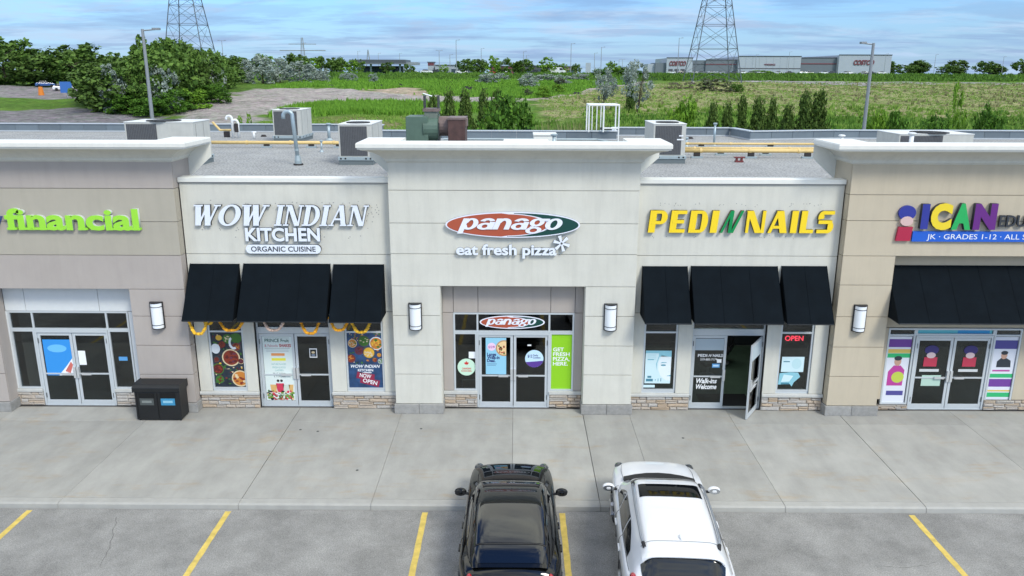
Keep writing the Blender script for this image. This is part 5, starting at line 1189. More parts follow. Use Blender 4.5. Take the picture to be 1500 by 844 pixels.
CHR=nm('chrome_trim',(.75,.77,.8),.12,metal=1)
# black glass-roofed fastback, nose to the shops.  local y: 0 = middle
def bpatch(Sf):
    L_=[('windshield',.84,.14,-.47,.47,CG,{})]
    L_.append(('glass_roof',.08,-1.80,-.50,.50,CG,dict(off=.008,ny=30)))
    L_.append(('rear_window',-1.84,-2.17,-.50,.50,CG,dict(off=.008)))
    for s in (-1,1):
        L_.append(('side_window',0,0,0,0,CGW,dict(off=.005,nt_=8,fn=lambda f,g,s=s:(-.16+.60*f , s*(.955-(.955-(.62+.20*f**1.6))*g)))))
        L_.append(('side_window',0,0,0,0,CGW,dict(off=.005,nt_=8,fn=lambda f,g,s=s:(-.22-1.15*f , s*(.955-(.955-(.62+.16*f**3))*g)))))
    return L_
bcar,kid,Sn,sec=car('black_car','glossy black fastback car with a full glass roof parked nose to the pavement',(-.09,14.72,-.13),R(.0),dict(
  paint=BP,y0=-2.38,y1=2.40,rim=nm('rim_dark_grey',(.12,.12,.13),.35,metal=.8),rim2=nm('rim_dark_spoke',(.2,.2,.21),.3,metal=.8),trim=BT,mshell=BP,mglass=False,handle=BP,
  hw=([-2.38,-2.32,-2.15,-1.7,-1.0,0,1.0,1.5,1.9,2.15,2.33,2.40],[.60,.72,.86,.95,.955,.945,.945,.93,.90,.82,.66,.52]),
  shoulder=([-2.38,-2.2,-1.6,-.8,.4,1.2,1.8,2.15,2.33,2.40],[.80,.98,1.02,.99,.95,.93,.88,.80,.66,.55]),
  top=([-2.38,-2.2,-1.6,-.8,.4,.9,1.4,1.8,2.12,2.32,2.40],[.86,1.08,1.12,1.08,1.05,1.06,1.03,.98,.89,.74,.58]),
  bottom=([-2.38,-2.1,-1.6,1.6,2.1,2.40],[.42,.27,.2,.2,.24,.38]),
  wr=.34,wheels=(-1.60,1.17),cab=(-2.24,.95),
  cw=([-2.24,-1.9,-1.4,-.7,0,.3,.7,.95],[.68,.77,.83,.86,.86,.85,.83,.78]),
  cb=([-2.24,-1.6,-.6,.1,.7,.95],[1.09,1.04,1.0,.97,.95,.94]),
  ch=([-2.24,-1.9,-1.5,-1.1,-.7,-.3,0,.25,.5,.75,.95],[1.11,1.285,1.405,1.49,1.545,1.565,1.535,1.455,1.32,1.17,1.05]),
  patches=bpatch,mirror=(.50,1.07),gaps=(-.2,-1.1,.85),handles=(-.4,-1.25),tail=[(-2.24,.88)],head=(2.05,.82)))
kid(MB().tube([tuple(Sn(-1.82,tt/20,.009)) for tt in range(-10,11)],.009,5),'roof_joint',BT)
for s in (-1,1):
    kid(MB().tube([tuple(Sn(.1-2.25*k/20,s*.515,.004)) for k in range(21)],.011,5),'roof_seal',BT)
    kid(MB().tube([tuple(Sn(.6-2.5*k/20,s*.965,.004)) for k in range(21)],.008,5),'window_trim',BT)
for x in (-.30,.22): kid(MB().tube([(x-.33,.97,1.065),(x+.3,.90,1.09)],.012,5),'wiper',BT)
hl=MB(); 
for s in (-1,1): hl.tube([(s*.72,.95,1.0),(s*.73,1.4,.975),(s*.68,1.9,.91),(s*.52,2.2,.80)],.006,4)
hl.build('bonnet_gap',nm('shut_line',(.01,.01,.01),.8),bcar,local=True)
# white crossover with roof rails and a sunroof, turned a little
def wpatch(Sf):
    L_=[('windshield',1.08,.22,-.47,.47,CGW,{}),('sunroof',0,0,0,0,CGS,dict(off=.007,fn=lambda f,g:(-.10-.52*f, (-.285+.57*g)*(1.0+.05*f)))),('rear_window',-2.36,-2.575,-.60,.60,CGW,dict(off=.007))]
    for s in (-1,1):
        L_.append(('side_window',0,0,0,0,CGW,dict(off=.005,nt_=8,fn=lambda f,g,s=s:(0+.60*f , s*(.96-(.96-(.64+.17*f**1.8))*g)))))
        L_.append(('side_window',0,0,0,0,CGW,dict(off=.005,nt_=8,fn=lambda f,g,s=s:(-.06-.88*f , s*(.96-(.96-.64)*g)))))
        L_.append(('side_window',0,0,0,0,CGW,dict(off=.005,nt_=8,fn=lambda f,g,s=s:(-1.0-.80*f , s*(.955-(.955-(.65+.16*f**1.6))*g)))))
    return L_
wcar,kid,Sn,sec=car('white_car','white crossover with grey roof rails and a dark sunroof parked nose to the pavement',(3.04,14.55,-.13),R(-3.2),dict(
  paint=WP,prof=[1,.91,.785,.70,.64,.54,.29,0],y0=-2.66,y1=2.45,rim=nm('rim_silver',(.4,.41,.43),.3,metal=.9),rim2=nm('rim_silver_spoke',(.55,.56,.58),.3,metal=.9),trim=BT,mshell=WP,mglass=True,handle=WP,
  hw=([-2.66,-2.58,-2.35,-1.8,-1.0,0,1.0,1.5,1.9,2.2,2.38,2.45],[.76,.88,.97,1.0,1.0,.99,.985,.975,.945,.87,.71,.56]),
  shoulder=([-2.66,-2.4,-1.6,-.8,.4,1.2,1.8,2.2,2.38,2.45],[.96,1.10,1.10,1.07,1.04,1.03,.98,.90,.76,.62]),
  top=([-2.66,-2.4,-1.6,-.8,.4,1.1,1.5,1.9,2.2,2.36,2.45],[1.0,1.14,1.16,1.12,1.1,1.14,1.13,1.09,1.01,.86,.66]),
  bottom=([-2.66,-2.3,-1.6,1.6,2.1,2.45],[.44,.32,.26,.26,.3,.42]),
  wr=.37,wheels=(-1.55,1.30),cab=(-2.60,1.18),
  cw=([-2.60,-2.4,-1.8,-.9,-.1,.4,.9,1.18],[.84,.89,.925,.935,.93,.92,.89,.83]),
  cb=([-2.60,-1.6,-.6,0,.7,1.18],[1.08,1.08,1.06,1.04,1.02,1.01]),
  ch=([-2.60,-2.48,-2.34,-2.22,-1.8,-1.2,-.5,0,.28,.55,.85,1.18],[1.16,1.34,1.53,1.605,1.66,1.695,1.70,1.67,1.59,1.46,1.29,1.11]),
  patches=wpatch,mirror=(.76,1.12),gaps=(-.04,-1.0,.95),handles=(-.24,-1.2),tail=[(-2.44,1.12)],head=(2.08,.92)))
RLM=nm('roof_rail_silver',(.33,.36,.40),.35,metal=.7)
for s in (-1,1):
    P=[tuple(Sn(.10-2.25*k/20,s*.40+s*.015*math.sin(math.pi*k/20),.012+.05*min(1,k/2,(20-k)/2))) for k in range(21)]
    r_=kid(MB().tube(P,.022,8),'roof_rail',RLM,sm=True)
    kid(MB().tube(P[-2:],.034,8),'rail_foot',BT,r_); kid(MB().tube(P[:2],.034,8),'rail_foot',BT,r_)
    kid(MB().tube([tuple(Sn(.8-3.0*k/24,s*.972,.004)) for k in range(25)],.009,5),'window_trim',CHR)
    kid(MB().tube([tuple(Sn(.2-2.4*k/20,s*.46,.003)) for k in range(21)],.007,4),'roof_gap',nm('roof_gap_grey',(.25,.26,.27),.7))
sp_=MB(); 
sp_.v=[]; 
for k in range(13):
    tt=-.5+k/12; a=Sn(-2.10,tt,.006); b_=Sn(-2.26,tt,.03); c_=Vector((b_.x,b_.y-.16,b_.z-.035)); d=Vector((c_.x,c_.y,c_.z-.03)); e=Sn(-2.28,tt,.0)
    sp_.v+=[tuple(a),tuple(b_),tuple(c_),tuple(d),tuple(e)]
for k in range(12):
    for j in range(4): sp_.f.append((5*k+j,5*k+j+1,5*k+5+j+1,5*k+5+j)); sp_.m.append(0)
sp_.build('rear_spoiler',WP,wcar,local=True,smooth=True)
kid(MB().tube([tuple(Sn(-2.05,tt/20,.010)) for tt in range(-10,11)],.006,4),'roof_joint',MAT['roof_gap_grey'])
kid(MB().ball((0,0,0),.05,8,6,0,(.5,1.4,.8)),'antenna_fin',WP,sm=True).location=Vector(Sn(-1.95,0,.02))
cp=MB(); cp.v=[(x,yy,zz-.05*x*x) for x in (-.76,-.5,-.25,0,.25,.5,.76) for yy,zz in ((1.05,1.175),(1.36-.28*x*x,1.165))]; cp.f=[(2*k,2*k+2,2*k+3,2*k+1) for k in range(6)]; cp.m=[0]*6
o_=kid(cp,'cowl_panel',BT); sm_=o_.modifiers.new('s','SOLIDIFY'); sm_.thickness=.04; sm_.offset=-1
hl=MB(); 
for s in (-1,1): hl.tube([(s*.76,1.1,1.09),(s*.78,1.6,1.06),(s*.74,2.0,1.0),(s*.57,2.3,.88)],.006,4)
hl.build('bonnet_gap',nm('roof_gap_grey',(.25,.26,.27),.7),wcar,local=True)
# ---------------------------------------------------------------- vegetation
LEAFM=lambda nme,a,b_: nm(nme,a,.75,island=1,col2=b_,spec=.25)
LF=dict(dark=LEAFM('leaf_dark',(.045,.09,.016),(.10,.175,.03)),mid=LEAFM('leaf_mid',(.055,.12,.018),(.12,.21,.034)),cedar=LEAFM('leaf_cedar',(.042,.085,.014),(.11,.175,.03)),
 silver=LEAFM('leaf_silver',(.20,.25,.21),(.36,.42,.37)),lime=LEAFM('leaf_lime',(.09,.20,.015),(.20,.36,.03)),bush=LEAFM('leaf_bush',(.035,.10,.010),(.11,.24,.022)),
 brown=LEAFM('leaf_brown',(.09,.07,.06),(.15,.12,.10)),olive=LEAFM('leaf_olive',(.05,.06,.035),(.10,.11,.06)))
BARK=nm('bark',(.085,.065,.05),.9,var=.25,vs=8)
def crown(seed,n,leaf,clumps,env,mat,flat=.0):
    """leaf faces in clumps through a unit-height envelope; env(h)->radius"""
    q=random.Random(seed); mb=MB(); cl=[]
    for _ in range(clumps):
        h=q.random(); 
        for _k in range(20):
            h=q.random(); 
            if q.random()<env(h)/.6+.15: break
        a=q.uniform(0,6.283); r=env(h)*q.random()**.45; cl.append((r*math.cos(a),r*math.sin(a),h,q.uniform(.035,.15)*(.7 if clumps>200 else 1)))
    for i in range(n):
        c=cl[i%clumps]; a=q.uniform(0,6.283); b_=math.acos(q.uniform(-1,1)); r=c[3]*q.uniform(.55,1.1)
        x=c[0]+r*math.sin(b_)*math.cos(a); y=c[1]+r*math.sin(b_)*math.sin(a); z=c[2]+r*.9*math.cos(b_)
        if z<0: z=abs(z)
        L1=leaf*q.choice((.5,.7,.9,1.1,1.6)); u=Vector((q.gauss(0,1),q.gauss(0,1),q.gauss(0,1))).normalized(); w=u.cross(Vector((q.gauss(0,1),q.gauss(0,1),q.gauss(0,1)))).normalized()
        p=Vector((x,y,z)); o=len(mb.v)
        mb.v+=[tuple(p-u*L1*.5),tuple(p+w*L1*.32),tuple(p+u*L1*.5),tuple(p-w*L1*.32)]; mb.f.append((o,o+1,o+2,o+3)); mb.m.append(0)
    return mb.mesh('crown',[mat])
def trunk(seed,h=1,limbs=5,top=.7,r=.022,multi=1):
    q=random.Random(seed); mb=MB()
    for s_ in range(multi):
        ox=q.uniform(-.03,.03)*(multi>1); lean=q.uniform(-.1,.1)*(multi>1)
        P=[(ox+lean*f*2+.01*math.sin(f*9+seed),.01*math.cos(f*7),f*top) for f in (0,.2,.4,.6,.8,1)]
        mb.tube(P,[r*(1.15-f*.9) for f in (0,.2,.4,.6,.8,1)],6)
        for k in range(limbs):
            f=q.uniform(.35,.9); a=q.uniform(0,6.28); l_=q.uniform(.14,.28); b0=(ox+lean*f*2,0,f*top)
            mb.tube([b0,(b0[0]+l_*.5*math.cos(a),l_*.5*math.sin(a),b0[2]+l_*.45),(b0[0]+l_*math.cos(a),l_*math.sin(a),b0[2]+l_*.8)],[r*.4,r*.28,r*.1],5)
    return mb.mesh('trunk',[BARK])
E_round=lambda h: .5*math.sqrt(max(0,1-((h-.55)/.47)**2)) if h>.12 else .08
E_cone=lambda h: .37*(1-h)**.62+.01
E_bush=lambda h: .48*math.sqrt(max(0,1-(h*.92)**2.2))
E_tall=lambda h: .40*math.sqrt(max(0,1-((h-.52)/.50)**2)) if h>.1 else .1
E_loose=lambda h: .46*math.sqrt(max(0,1-((h-.62)/.42)**2)) if h>.2 else .0
KIND={}
def kind(k,mat,env,n,leaf,clumps,var=3,tr=dict()):
    KIND[k]=[(crown(hash_(k)+i,n,leaf,clumps,env,LF[mat]),trunk(hash_(k)+i,**tr)) for i in range(var)]
def hash_(s): return sum(ord(c)*(i+3) for i,c in enumerate(s))
kind('cedar','cedar',E_cone,11000,.036,260,4,dict(limbs=2))
kind('nearbush','bush',E_bush,9000,.045,90,2,dict(limbs=4,top=.5))
kind('limebush','lime',E_bush,6000,.05,60,2,dict(limbs=4,top=.5))
kind('silver','silver',E_bush,3600,.055,60,3,dict(limbs=5,top=.6))
kind('silvertree','silver',E_loose,4200,.042,48,2,dict(limbs=7,top=.8,r=.012,multi=3))
kind('tree','mid',E_round,2600,.075,45,4,dict(limbs=5))
kind('darktree','dark',E_tall,3200,.07,60,4,dict(limbs=5))
kind('scrub','olive',E_bush,2200,.06,40,2,dict(limbs=3,top=.4))
kind('brownscrub','brown',E_bush,1800,.05,40,1,dict(limbs=3,top=.4))
kind('limetree','lime',E_tall,1500,.075,30,2,dict(limbs=4))
CNT={}
def tree(k,x,y,h,w,label,cat,group,name=None,sink=0,wh=None):
    i=CNT[k]=CNT.get(k,-1)+1; cm,tm=KIND[k][i%len(KIND[k])]
    base={'cedar':.72,'tree':1,'darktree':.8,'nearbush':.96,'limebush':.96,'silver':.96,'silvertree':.92,'scrub':.96,'brownscrub':.96,'limetree':.8}[k]
    t=thing(name or {'tree':'tree','darktree':'tree','cedar':'cedar_tree','silvertree':'silver_tree','limetree':'young_tree'}.get(k,'shrub'),label,cat,(x,y,TZf(x,y)-sink),group)
    kx={'cedar':1.68,'nearbush':1.3,'limebush':1.25}.get(k,1); t.scale=(w/base*kx,w/base*kx,h); t.rotation_euler=(0,0,(i*2.4)%6.28)
    a=put('crown',cm,t,local=True); b_=put('trunk',tm,t,local=True); return t
ORD=['first','second','third','fourth','fifth','sixth','seventh','eighth','ninth','tenth','eleventh','twelfth','thirteenth','fourteenth','fifteenth','sixteenth','seventeenth','eighteenth','nineteenth','twentieth','twenty-first','twenty-second','twenty-third','twenty-fourth','twenty-fifth','twenty-sixth']
for i,(x,w,h) in enumerate([(-6.3,1.25,7.7),(-5.1,1.3,7.9),(-3.9,1.35,8.0),(-2.6,1.3,7.9),(-1.5,1.3,8.1)]):
    tree('cedar',x,62,h,w,f'{ORD[i]} cedar from the left in the row behind the exhaust fan','cedar','cedars planted along the rear of the plaza')
for i,(x,w,h) in enumerate([(14.8,1.2,7.1),(15.9,1.15,7.1),(17.05,1.2,7.5),(18.25,1.35,7.6),(19.3,1.1,7.4),(20.5,1.3,7.0),(21.65,1.5,7.8),(22.75,1.5,8.1)]):
    tree('cedar',x,62,h,w,f'{ORD[i]} cedar from the left in the right hand row behind the parapet','cedar','cedars planted along the rear of the plaza')
tree('nearbush',-.5,57,8.0,3.3,'big glossy dark green bush right of the left cedar row','bush',None); tree('nearbush',-2.6,56,5.9,2.2,'dull green shrub at the foot of the left cedar row','bush',None)
tree('limebush',11.6,57,7.3,2.5,'bright green round bush left of the right cedar row','bush',None); tree('limebush',-23.4,70,5.7,1.5,'small bright green bush behind the left rear parapet','bush',None)
tree('limebush',26.3,60,6.3,1.8,'bright green shrub right of the tallest cedars','bush',None); tree('nearbush',27.8,60,6.8,1.7,'dark shrub behind the beige tower left of the tall green stems','bush',None)
tree('nearbush',34.6,60,6.9,2.2,'dark shrub at the far right behind the roof','bush',None); tree('limetree',32.6,61,8.3,1.2,'slim bright green sapling at the far right behind the roof','tree',None); tree('nearbush',31.2,61,6.4,2.4,'low dark shrub left of the slim sapling at the far right','bush',None)
# tall weeds clump behind the vent pipe
def blades(seed,n,rad,h,mat,w=.05):
    q=random.Random(seed); mb=MB()
    for i in range(n):
        a=q.uniform(0,6.28); r=rad*q.random()**.5; x,y=r*math.cos(a),r*math.sin(a); hh=h*q.uniform(.5,1.1); lx,ly=q.uniform(-.25,.25)*hh,q.uniform(-.25,.25)*hh; ww=w*q.uniform(.6,1.3); aa=q.uniform(0,3.14); dx,dy=ww*math.cos(aa),ww*math.sin(aa)
        o=len(mb.v); mb.v+=[(x-dx,y-dy,0),(x+dx,y+dy,0),(x+lx*.5+dx*.6,y+ly*.5+dy*.6,hh*.6),(x+lx,y+ly,hh)]; mb.f.append((o,o+1,o+2,o+3)); mb.m.append(0)
    return mb.mesh('blades',[mat])
tw=thing('tall_weeds','pale tall weeds clump behind the roof between the glossy bush and the white cage','plant',(4.0,60,TZf(4,60)))
WEEDP=LEAFM('weed_pale',(.16,.19,.06),(.30,.31,.13)); o=put('stems',blades(4,700,2.2,5.9,WEEDP,.035),tw,local=True); o['kind']='stuff'
# silver shrubs and trees in the field
sil=[(15.3,146,6.8,4.4,'slim silver green tree above the left post of the white cage','silvertree'),(20.9,142.5,8.2,5.4,'larger silver green tree right of the white cage','silvertree')]
for x,y,h,w,lb,k in sil: tree(k,x,y,h,w,lb,'tree',None)
tree('darktree',19.6,142,3.9,1.8,'dark little cedar growing against the larger silver tree','tree',None)
SL=[(-70.1,228,7.5,7.9),(-66.4,232,6.2,7),(-58.9,224.5,5.7,9.3),(-60.8,243.5,3.6,6),(-54,229,3.4,5.3),(-50.8,244,2.2,3.2),(-39.9,230,2.5,2.9),(-83.7,243,4.8,7.2),(-77.2,232,6.3,7.7),(-8,227.5,2.8,6.5),(3.1,213.5,3.2,5.6),(8.5,241,2.2,7.7),(18.8,247,2,6.9),(-4.5,246,2,5.1),(-47,236,2.4,3.2),(12.5,222,2.6,5),(26,236,2.2,5),(-56,236,3,4.4)]
tl={0:'largest silver green shrub beyond the gravel lot',6:'lone silver shrub on the bank below the fuel station',7:'leftmost silver green shrub beside the dark wood edge',12:'silver shrub on the bank right of the white van',9:'silver shrub on the bank above the left cedar row'}
def side(x):
    return 'left of the fuel station canopy' if x<-45 else 'below the fuel station canopy' if x<-25 else 'beyond the left cedar row' if x<2 else 'between the glossy bush and the silver trees'
for i,(x,y,h,w) in enumerate(SL):
    tree('silver',x,y,h,w,tl.get(i,f'silver green shrub {side(x)}, {ORD[sorted(SL).index((x,y,h,w))]} from left'),'shrub','silver green shrubs along the bank')
for x,y,h,w,k,lb in [(46.2,194.5,2.9,9,'scrub','wide dull olive thicket at the foot of the right pylon'),(41.6,199.5,1.7,3.4,'brownscrub','brown leafless scrub left of the olive thicket under the pylon'),(38,199.5,1.5,4.4,'brownscrub','low brown scrub farthest left under the right pylon'),(52.3,197.5,1.7,2.8,'nearbush','small green bush right of the olive thicket'),(11.1,214,1.9,3.5,'scrub','small olive scrub beside the dirt track'),(5.4,173,2.3,2.9,'limebush','bright green shrub where the dirt track begins'),(9,186,2,3,'limebush','bright green weeds bush halfway up the dirt track'),(2,178,1.6,3,'scrub','grey green low scrub beside the start of the dirt track')]:
    tree(k,x,y,h,w,lb,'shrub',None)
# wood at the left
FR=sorted([(-63.7,137,7.4,6.9),(-61.4,141,9.6,8.2),(-59.9,146,10.5,7.3),(-60.1,153,9,6.4),(-59.9,160,8.5,6.5),(-63,170,7.8,6.4),(-66.2,185,6.7,5.5),(-70.3,200,5.8,6),(-70.8,157,8.8,7.8),(-73.9,175.5,10.2,8.7),(-74,187,9.3,7.8),(-76.3,206,7.8,8.5),(-76.8,220,6.5,8.2),(-66,150,11.2,8),(-68,164,10.8,8),(-71,192,8.5,7),(-79,215,7.5,8),(-84,225,7,8),(-66.5,141,8.2,7),(-81,196,10,9),(-68.5,137,7,8),(-74,146,7.5,9),(-79,158,7,9),(-77,168,8,9),(-84,178,7.5,9)],key=lambda f:f[1])
for i,(x,y,h,w) in enumerate(FR):
    tree('darktree' if i%2 else 'tree',x,y,h*1.04,w*1.15,f'dark leafy tree {ORD[i]} from the near corner of the left wood, {"front" if x>-66 else "middle" if x>-75 else "rear"} rank','tree','trees of the wood left of the gravel lot')
    if i<8: tree('nearbush' if i%2 else 'limebush' if i==4 else 'nearbush',x+3.6,y-3+2*(i%2),2.8+.5*(i%3),5.0,f'understorey bush {ORD[i]} from the near corner along the left wood edge','bush','bushes along the edge of the left wood')
for i,(x,y) in enumerate([(-60.5,143),(-63,172),(-68,141)]): tree('silver',x+1,y-4,7.6,5.4,('pale silver tree showing in front of the left wood','pale silver tree deeper in the left wood','pale silver tree near the left corner of the wood')[i],'tree','silver trees in the left wood')
FLL=[(-131.9,213,11.5,15.9),(-123.3,213.5,9.4,14.1),(-114.5,214,8.3,14.2),(-107.6,214.5,7.1,10.7),(-92.6,190,6.2,9.3),(-78.8,152,5.2,6.5),(-144.7,240.5,10.5,17.9),(-127,241,9.6,15.9),(-117.2,241.5,7.6,14),(-100,225,7.6,12),(-93,215,8.5,11),(-88,200,9,9)]
for i,(x,y,h,w) in enumerate(FLL): tree('darktree' if i%2 else 'tree',x,y,h,w,f'dark tree {("leftmost of all","second from the left edge","third from the left edge","fourth from the left edge","beside the grey road","nearest by the left lot","far behind the left edge","behind the second tree","behind the third tree","between road and wood","at the wood corner by the road","just left of the tall wood")[i]} beyond the side road','tree','trees beyond the side road at the far left')
BT_=[(-91.3,270,4.6,13.3),(-86.2,279,6.1,8.2),(-85.6,288,5.4,7.1),(-82.1,297,5.8,6.8),(-70.2,270,5.1,6.6),(-69.2,279,4.8,6.9),(-67.8,288,5.6,8),(-64.6,297,5.6,7.3),(-54.4,270,3.9,5.3),(-53.2,279,4.6,5),(-45,288,3.9,5.2),(-38.4,297,3.1,4.4),(-23.8,270,2.9,3.1),(-17,279,4.7,7.8),(-13.6,288,4.9,5.2),(-12.5,297,4.8,4.9),(-8.3,270,5.5,4.4),(-5.1,279,5,7.8),(1.8,288,4.7,8.4),(.6,297,4.3,4.4),(9.4,270,5.1,6.5),(13.8,279,3.1,3.7),(16.4,288,3.4,3.3),(21.3,297,3.5,3.9),(30.5,270,3.3,5.6),(35.2,279,2.4,7.1),(33,288,4.3,3.4),(-76,285,6.2,8),(-60,283,5,7),(-97,285,5.6,10)]
BT_.sort()
BW={x:(BT_[i-1][0] if i else None) for i,(x,*_) in enumerate(BT_)}
GRPS=[(-300,-66,'left of the fuel station'),(-66,-30,'around the fuel station'),(-30,-12,'above the exhaust fan'),(-12,0,'above the left cedars'),(0,25,'before the far low shops'),(25,60,'left of the big store')]
CN={}
for i,(x,y,h,w) in enumerate(BT_):
    k=('tree','darktree','tree','limetree')[i%4] if w>4 else 'limetree' if i%2 else 'tree'
    g=[c for a,b,c in GRPS if a<=x<b][0]; CN[g]=CN.get(g,-1)+1
    tree(k,x,y,h,w,f'skyline tree {g}, {ORD[CN[g]]} from the left of that stretch','tree','trees along the skyline')
tree('nearbush',26.5,263,1.6,5,'low dark hedge on the skyline right of the white van','bush',None); tree('nearbush',35.5,262,1.4,7,'low rounded green bank bush left of the store','bush',None)
for i,(x,y,h,w) in enumerate([(88,300,1.4,8),(225,500,7,14),(243,600,7,12)]): tree('tree' if i else 'limebush',x,y,h,w,('low green shrub before the store wall','tree at the right end of the big store','small far tree just right of the big store')[i],'tree',None)
for i in range(16):
    x=262+i*9.5+3*math.sin(i*2.1); tree('darktree' if i%3 else 'tree',x,620+8*(i%3),8.5+2.2*math.sin(i*1.7),15,f'far horizon tree right of the big store, {ORD[i]} from the left','tree','far trees on the right horizon')
# rough weeds and grass tufts: nobody could count these
def tufts(name,poly,n,hmin,hmax,mat,seed,wd=.12,per=5,excl=()):
    q=random.Random(seed); xs_=[p[0] for p in poly]; ys_=[p[1] for p in poly]; vs=[];fs=[]; c=0; tries=0
    while c<n and tries<n*6:
        tries+=1; x=q.uniform(min(xs_),max(xs_)); y=min(ys_)+(max(ys_)-min(ys_))*q.random()**1.25
        if not inpoly(x,y,poly) or any(inpoly(x,y,e) for e in excl): continue
        if mnz.noise(Vector((x*.13,y*.16,seed)))+.6*mnz.noise(Vector((x*.5,y*.5,seed)))<q.uniform(-.55,.35): continue
        c+=1; z=TZf(x,y)-.04; h=q.uniform(hmin,hmax)
        for k in range(per):
            a=q.uniform(0,6.28); r=q.uniform(0,.35); px,py=x+r*math.cos(a),y+r*math.sin(a); w=wd*q.uniform(.6,1.4); b_=q.uniform(0,3.14); hh=h*q.uniform(.6,1.1); lx,ly=q.uniform(-.3,.3)*hh,q.uniform(-.3,.3)*hh
            o=len(vs); vs+=[(px-w*math.cos(b_),py-w*math.sin(b_),z),(px+w*math.cos(b_),py+w*math.sin(b_),z),(px+lx,py+ly,z+hh)]; fs.append((o,o+1,o+2))
    me=bpy.data.meshes.new(name); me.from_pydata(vs,[],fs); me.materials.append(mat); o=put(name,me); o['kind']='stuff'; return o
def lab(o,l_,c): tag(o,l_,c)
GR1=LEAFM('grass_lush',(.09,.22,.02),(.18,.36,.035)); GR2=LEAFM('grass_dry',(.26,.24,.12),(.40,.36,.19)); GR3=LEAFM('grass_mid',(.13,.24,.035),(.22,.34,.06)); GR4=LEAFM('grass_deep',(.06,.14,.018),(.13,.26,.03))
lab(tufts('lush_weeds',WEEDS,9000,.4,1.3,GR1,1,.16,6),'lush bright green weeds along the lower edge of the gravel lot','weeds')
lab(tufts('dry_grass',DRY,9000,.10,.28,GR2,2,.09,4),'dry straw coloured grass on the right hand slope','grass')
lab(tufts('meadow_grass',DRY,22000,.12,.35,GR3,3,.12,4),'mixed green meadow grass on the right hand slope','grass')
NEARG=[(-40,62),(-40,92),(-34,98),(-15,98),(6,128),(28,137),(84,126),(84,62)]
lab(tufts('near_grass',NEARG,12000,.3,.9,GR4,4,.14,5),'dark green grass and weeds just behind the plaza','grass')
lab(tufts('slope_weeds',[(8,112),(30,118),(84,112),(150,118),(150,150),(84,142),(56,150),(28,152),(12,145)],1500,.4,1.0,GR3,8,.22,9),'dark green weed clumps scattered over the near part of the slope','weeds')
lab(tufts('slope_thistles',[(8,150),(40,160),(90,150),(155,160),(155,236),(60,236),(30,205),(14,180)],900,.3,.8,LEAFM('grass_straw_green',(.19,.19,.08),(.30,.30,.14)),9,.2,8),'straw and brown weed clumps scattered over the far part of the slope','weeds')
lab(tufts('bank_grass',[(-110,247),(160,247),(160,266),(-110,266)],9000,.4,1.0,GR4,5,.3,4),'dark green grass on the far bank below the skyline','grass')
MIDG=[(-62,207),(-46,205),(-30,185),(-9,173),(2,168),(10,178),(22,215),(36,246),(-62,246)]
lab(tufts('far_meadow_grass',MIDG,12000,.3,.9,GR1,6,.2,4,excl=(PALE,)),'bright green meadow grass beyond the gravel lot','grass')
lab(tufts('verge_grass',[(-48,62),(-37,62),(-8,100),(-14,134),(-36,131),(-38,117),(-40,100)],5000,.15,.5,GR3,7,.1,4),'thin yellow green verge grass behind the left rear parapet','grass')
# silt fence piles: dark slumped mounds
MND=nm('black_fabric',(.012,.014,.012),.8)
for i,(x,y,l_,w,h) in enumerate([(-48.5,210,4.2,1,.5),(-41,210,4,1,.5),(-34.2,208,1.5,1,.8),(-29,206,1.6,1,.9),(-19,203,1.7,1,.7),(-11.8,199,3.3,1.2,.9),(-7.5,198,1.8,1,.7),(1,192,8,1,.35),(13.5,186,2.2,1,.6)]):
    t=thing('fabric_heap',f'slumped black silt fabric heap {ORD[i]} from the left in the green meadow','heap',(x,y,TZf(x,y)),'slumped black silt fence heaps in the meadow')
    mb=MB(); n=14; q=random.Random(i)
    for a in range(n+1):
        f=a/n; hh=h*math.sin(math.pi*f)**.6*q.uniform(.6,1.1); mb.v+=[((f-.5)*l_,-w/2,-.1),((f-.5)*l_,q.uniform(-.15,.15),hh),((f-.5)*l_,w/2,-.1)]
    for a in range(n): mb.f+=[(3*a,3*a+3,3*a+4,3*a+1),(3*a+1,3*a+4,3*a+5,3*a+2)]; mb.m+=[0,0]
    mb.build('mound',MND,t,local=True)
t=thing('concrete_culvert','pale concrete slab apron at the corner of the gravel lot','culvert',(-40.5,141,TZf(-40.5,141))); MB().box(-42,-39.4,139,143.5,TZf(-40.5,141)-.6,TZf(-40.5,141)+.55).build('apron',nm('pale_concrete',(.42,.41,.38),.9,var=.1),t,bevel=.05)

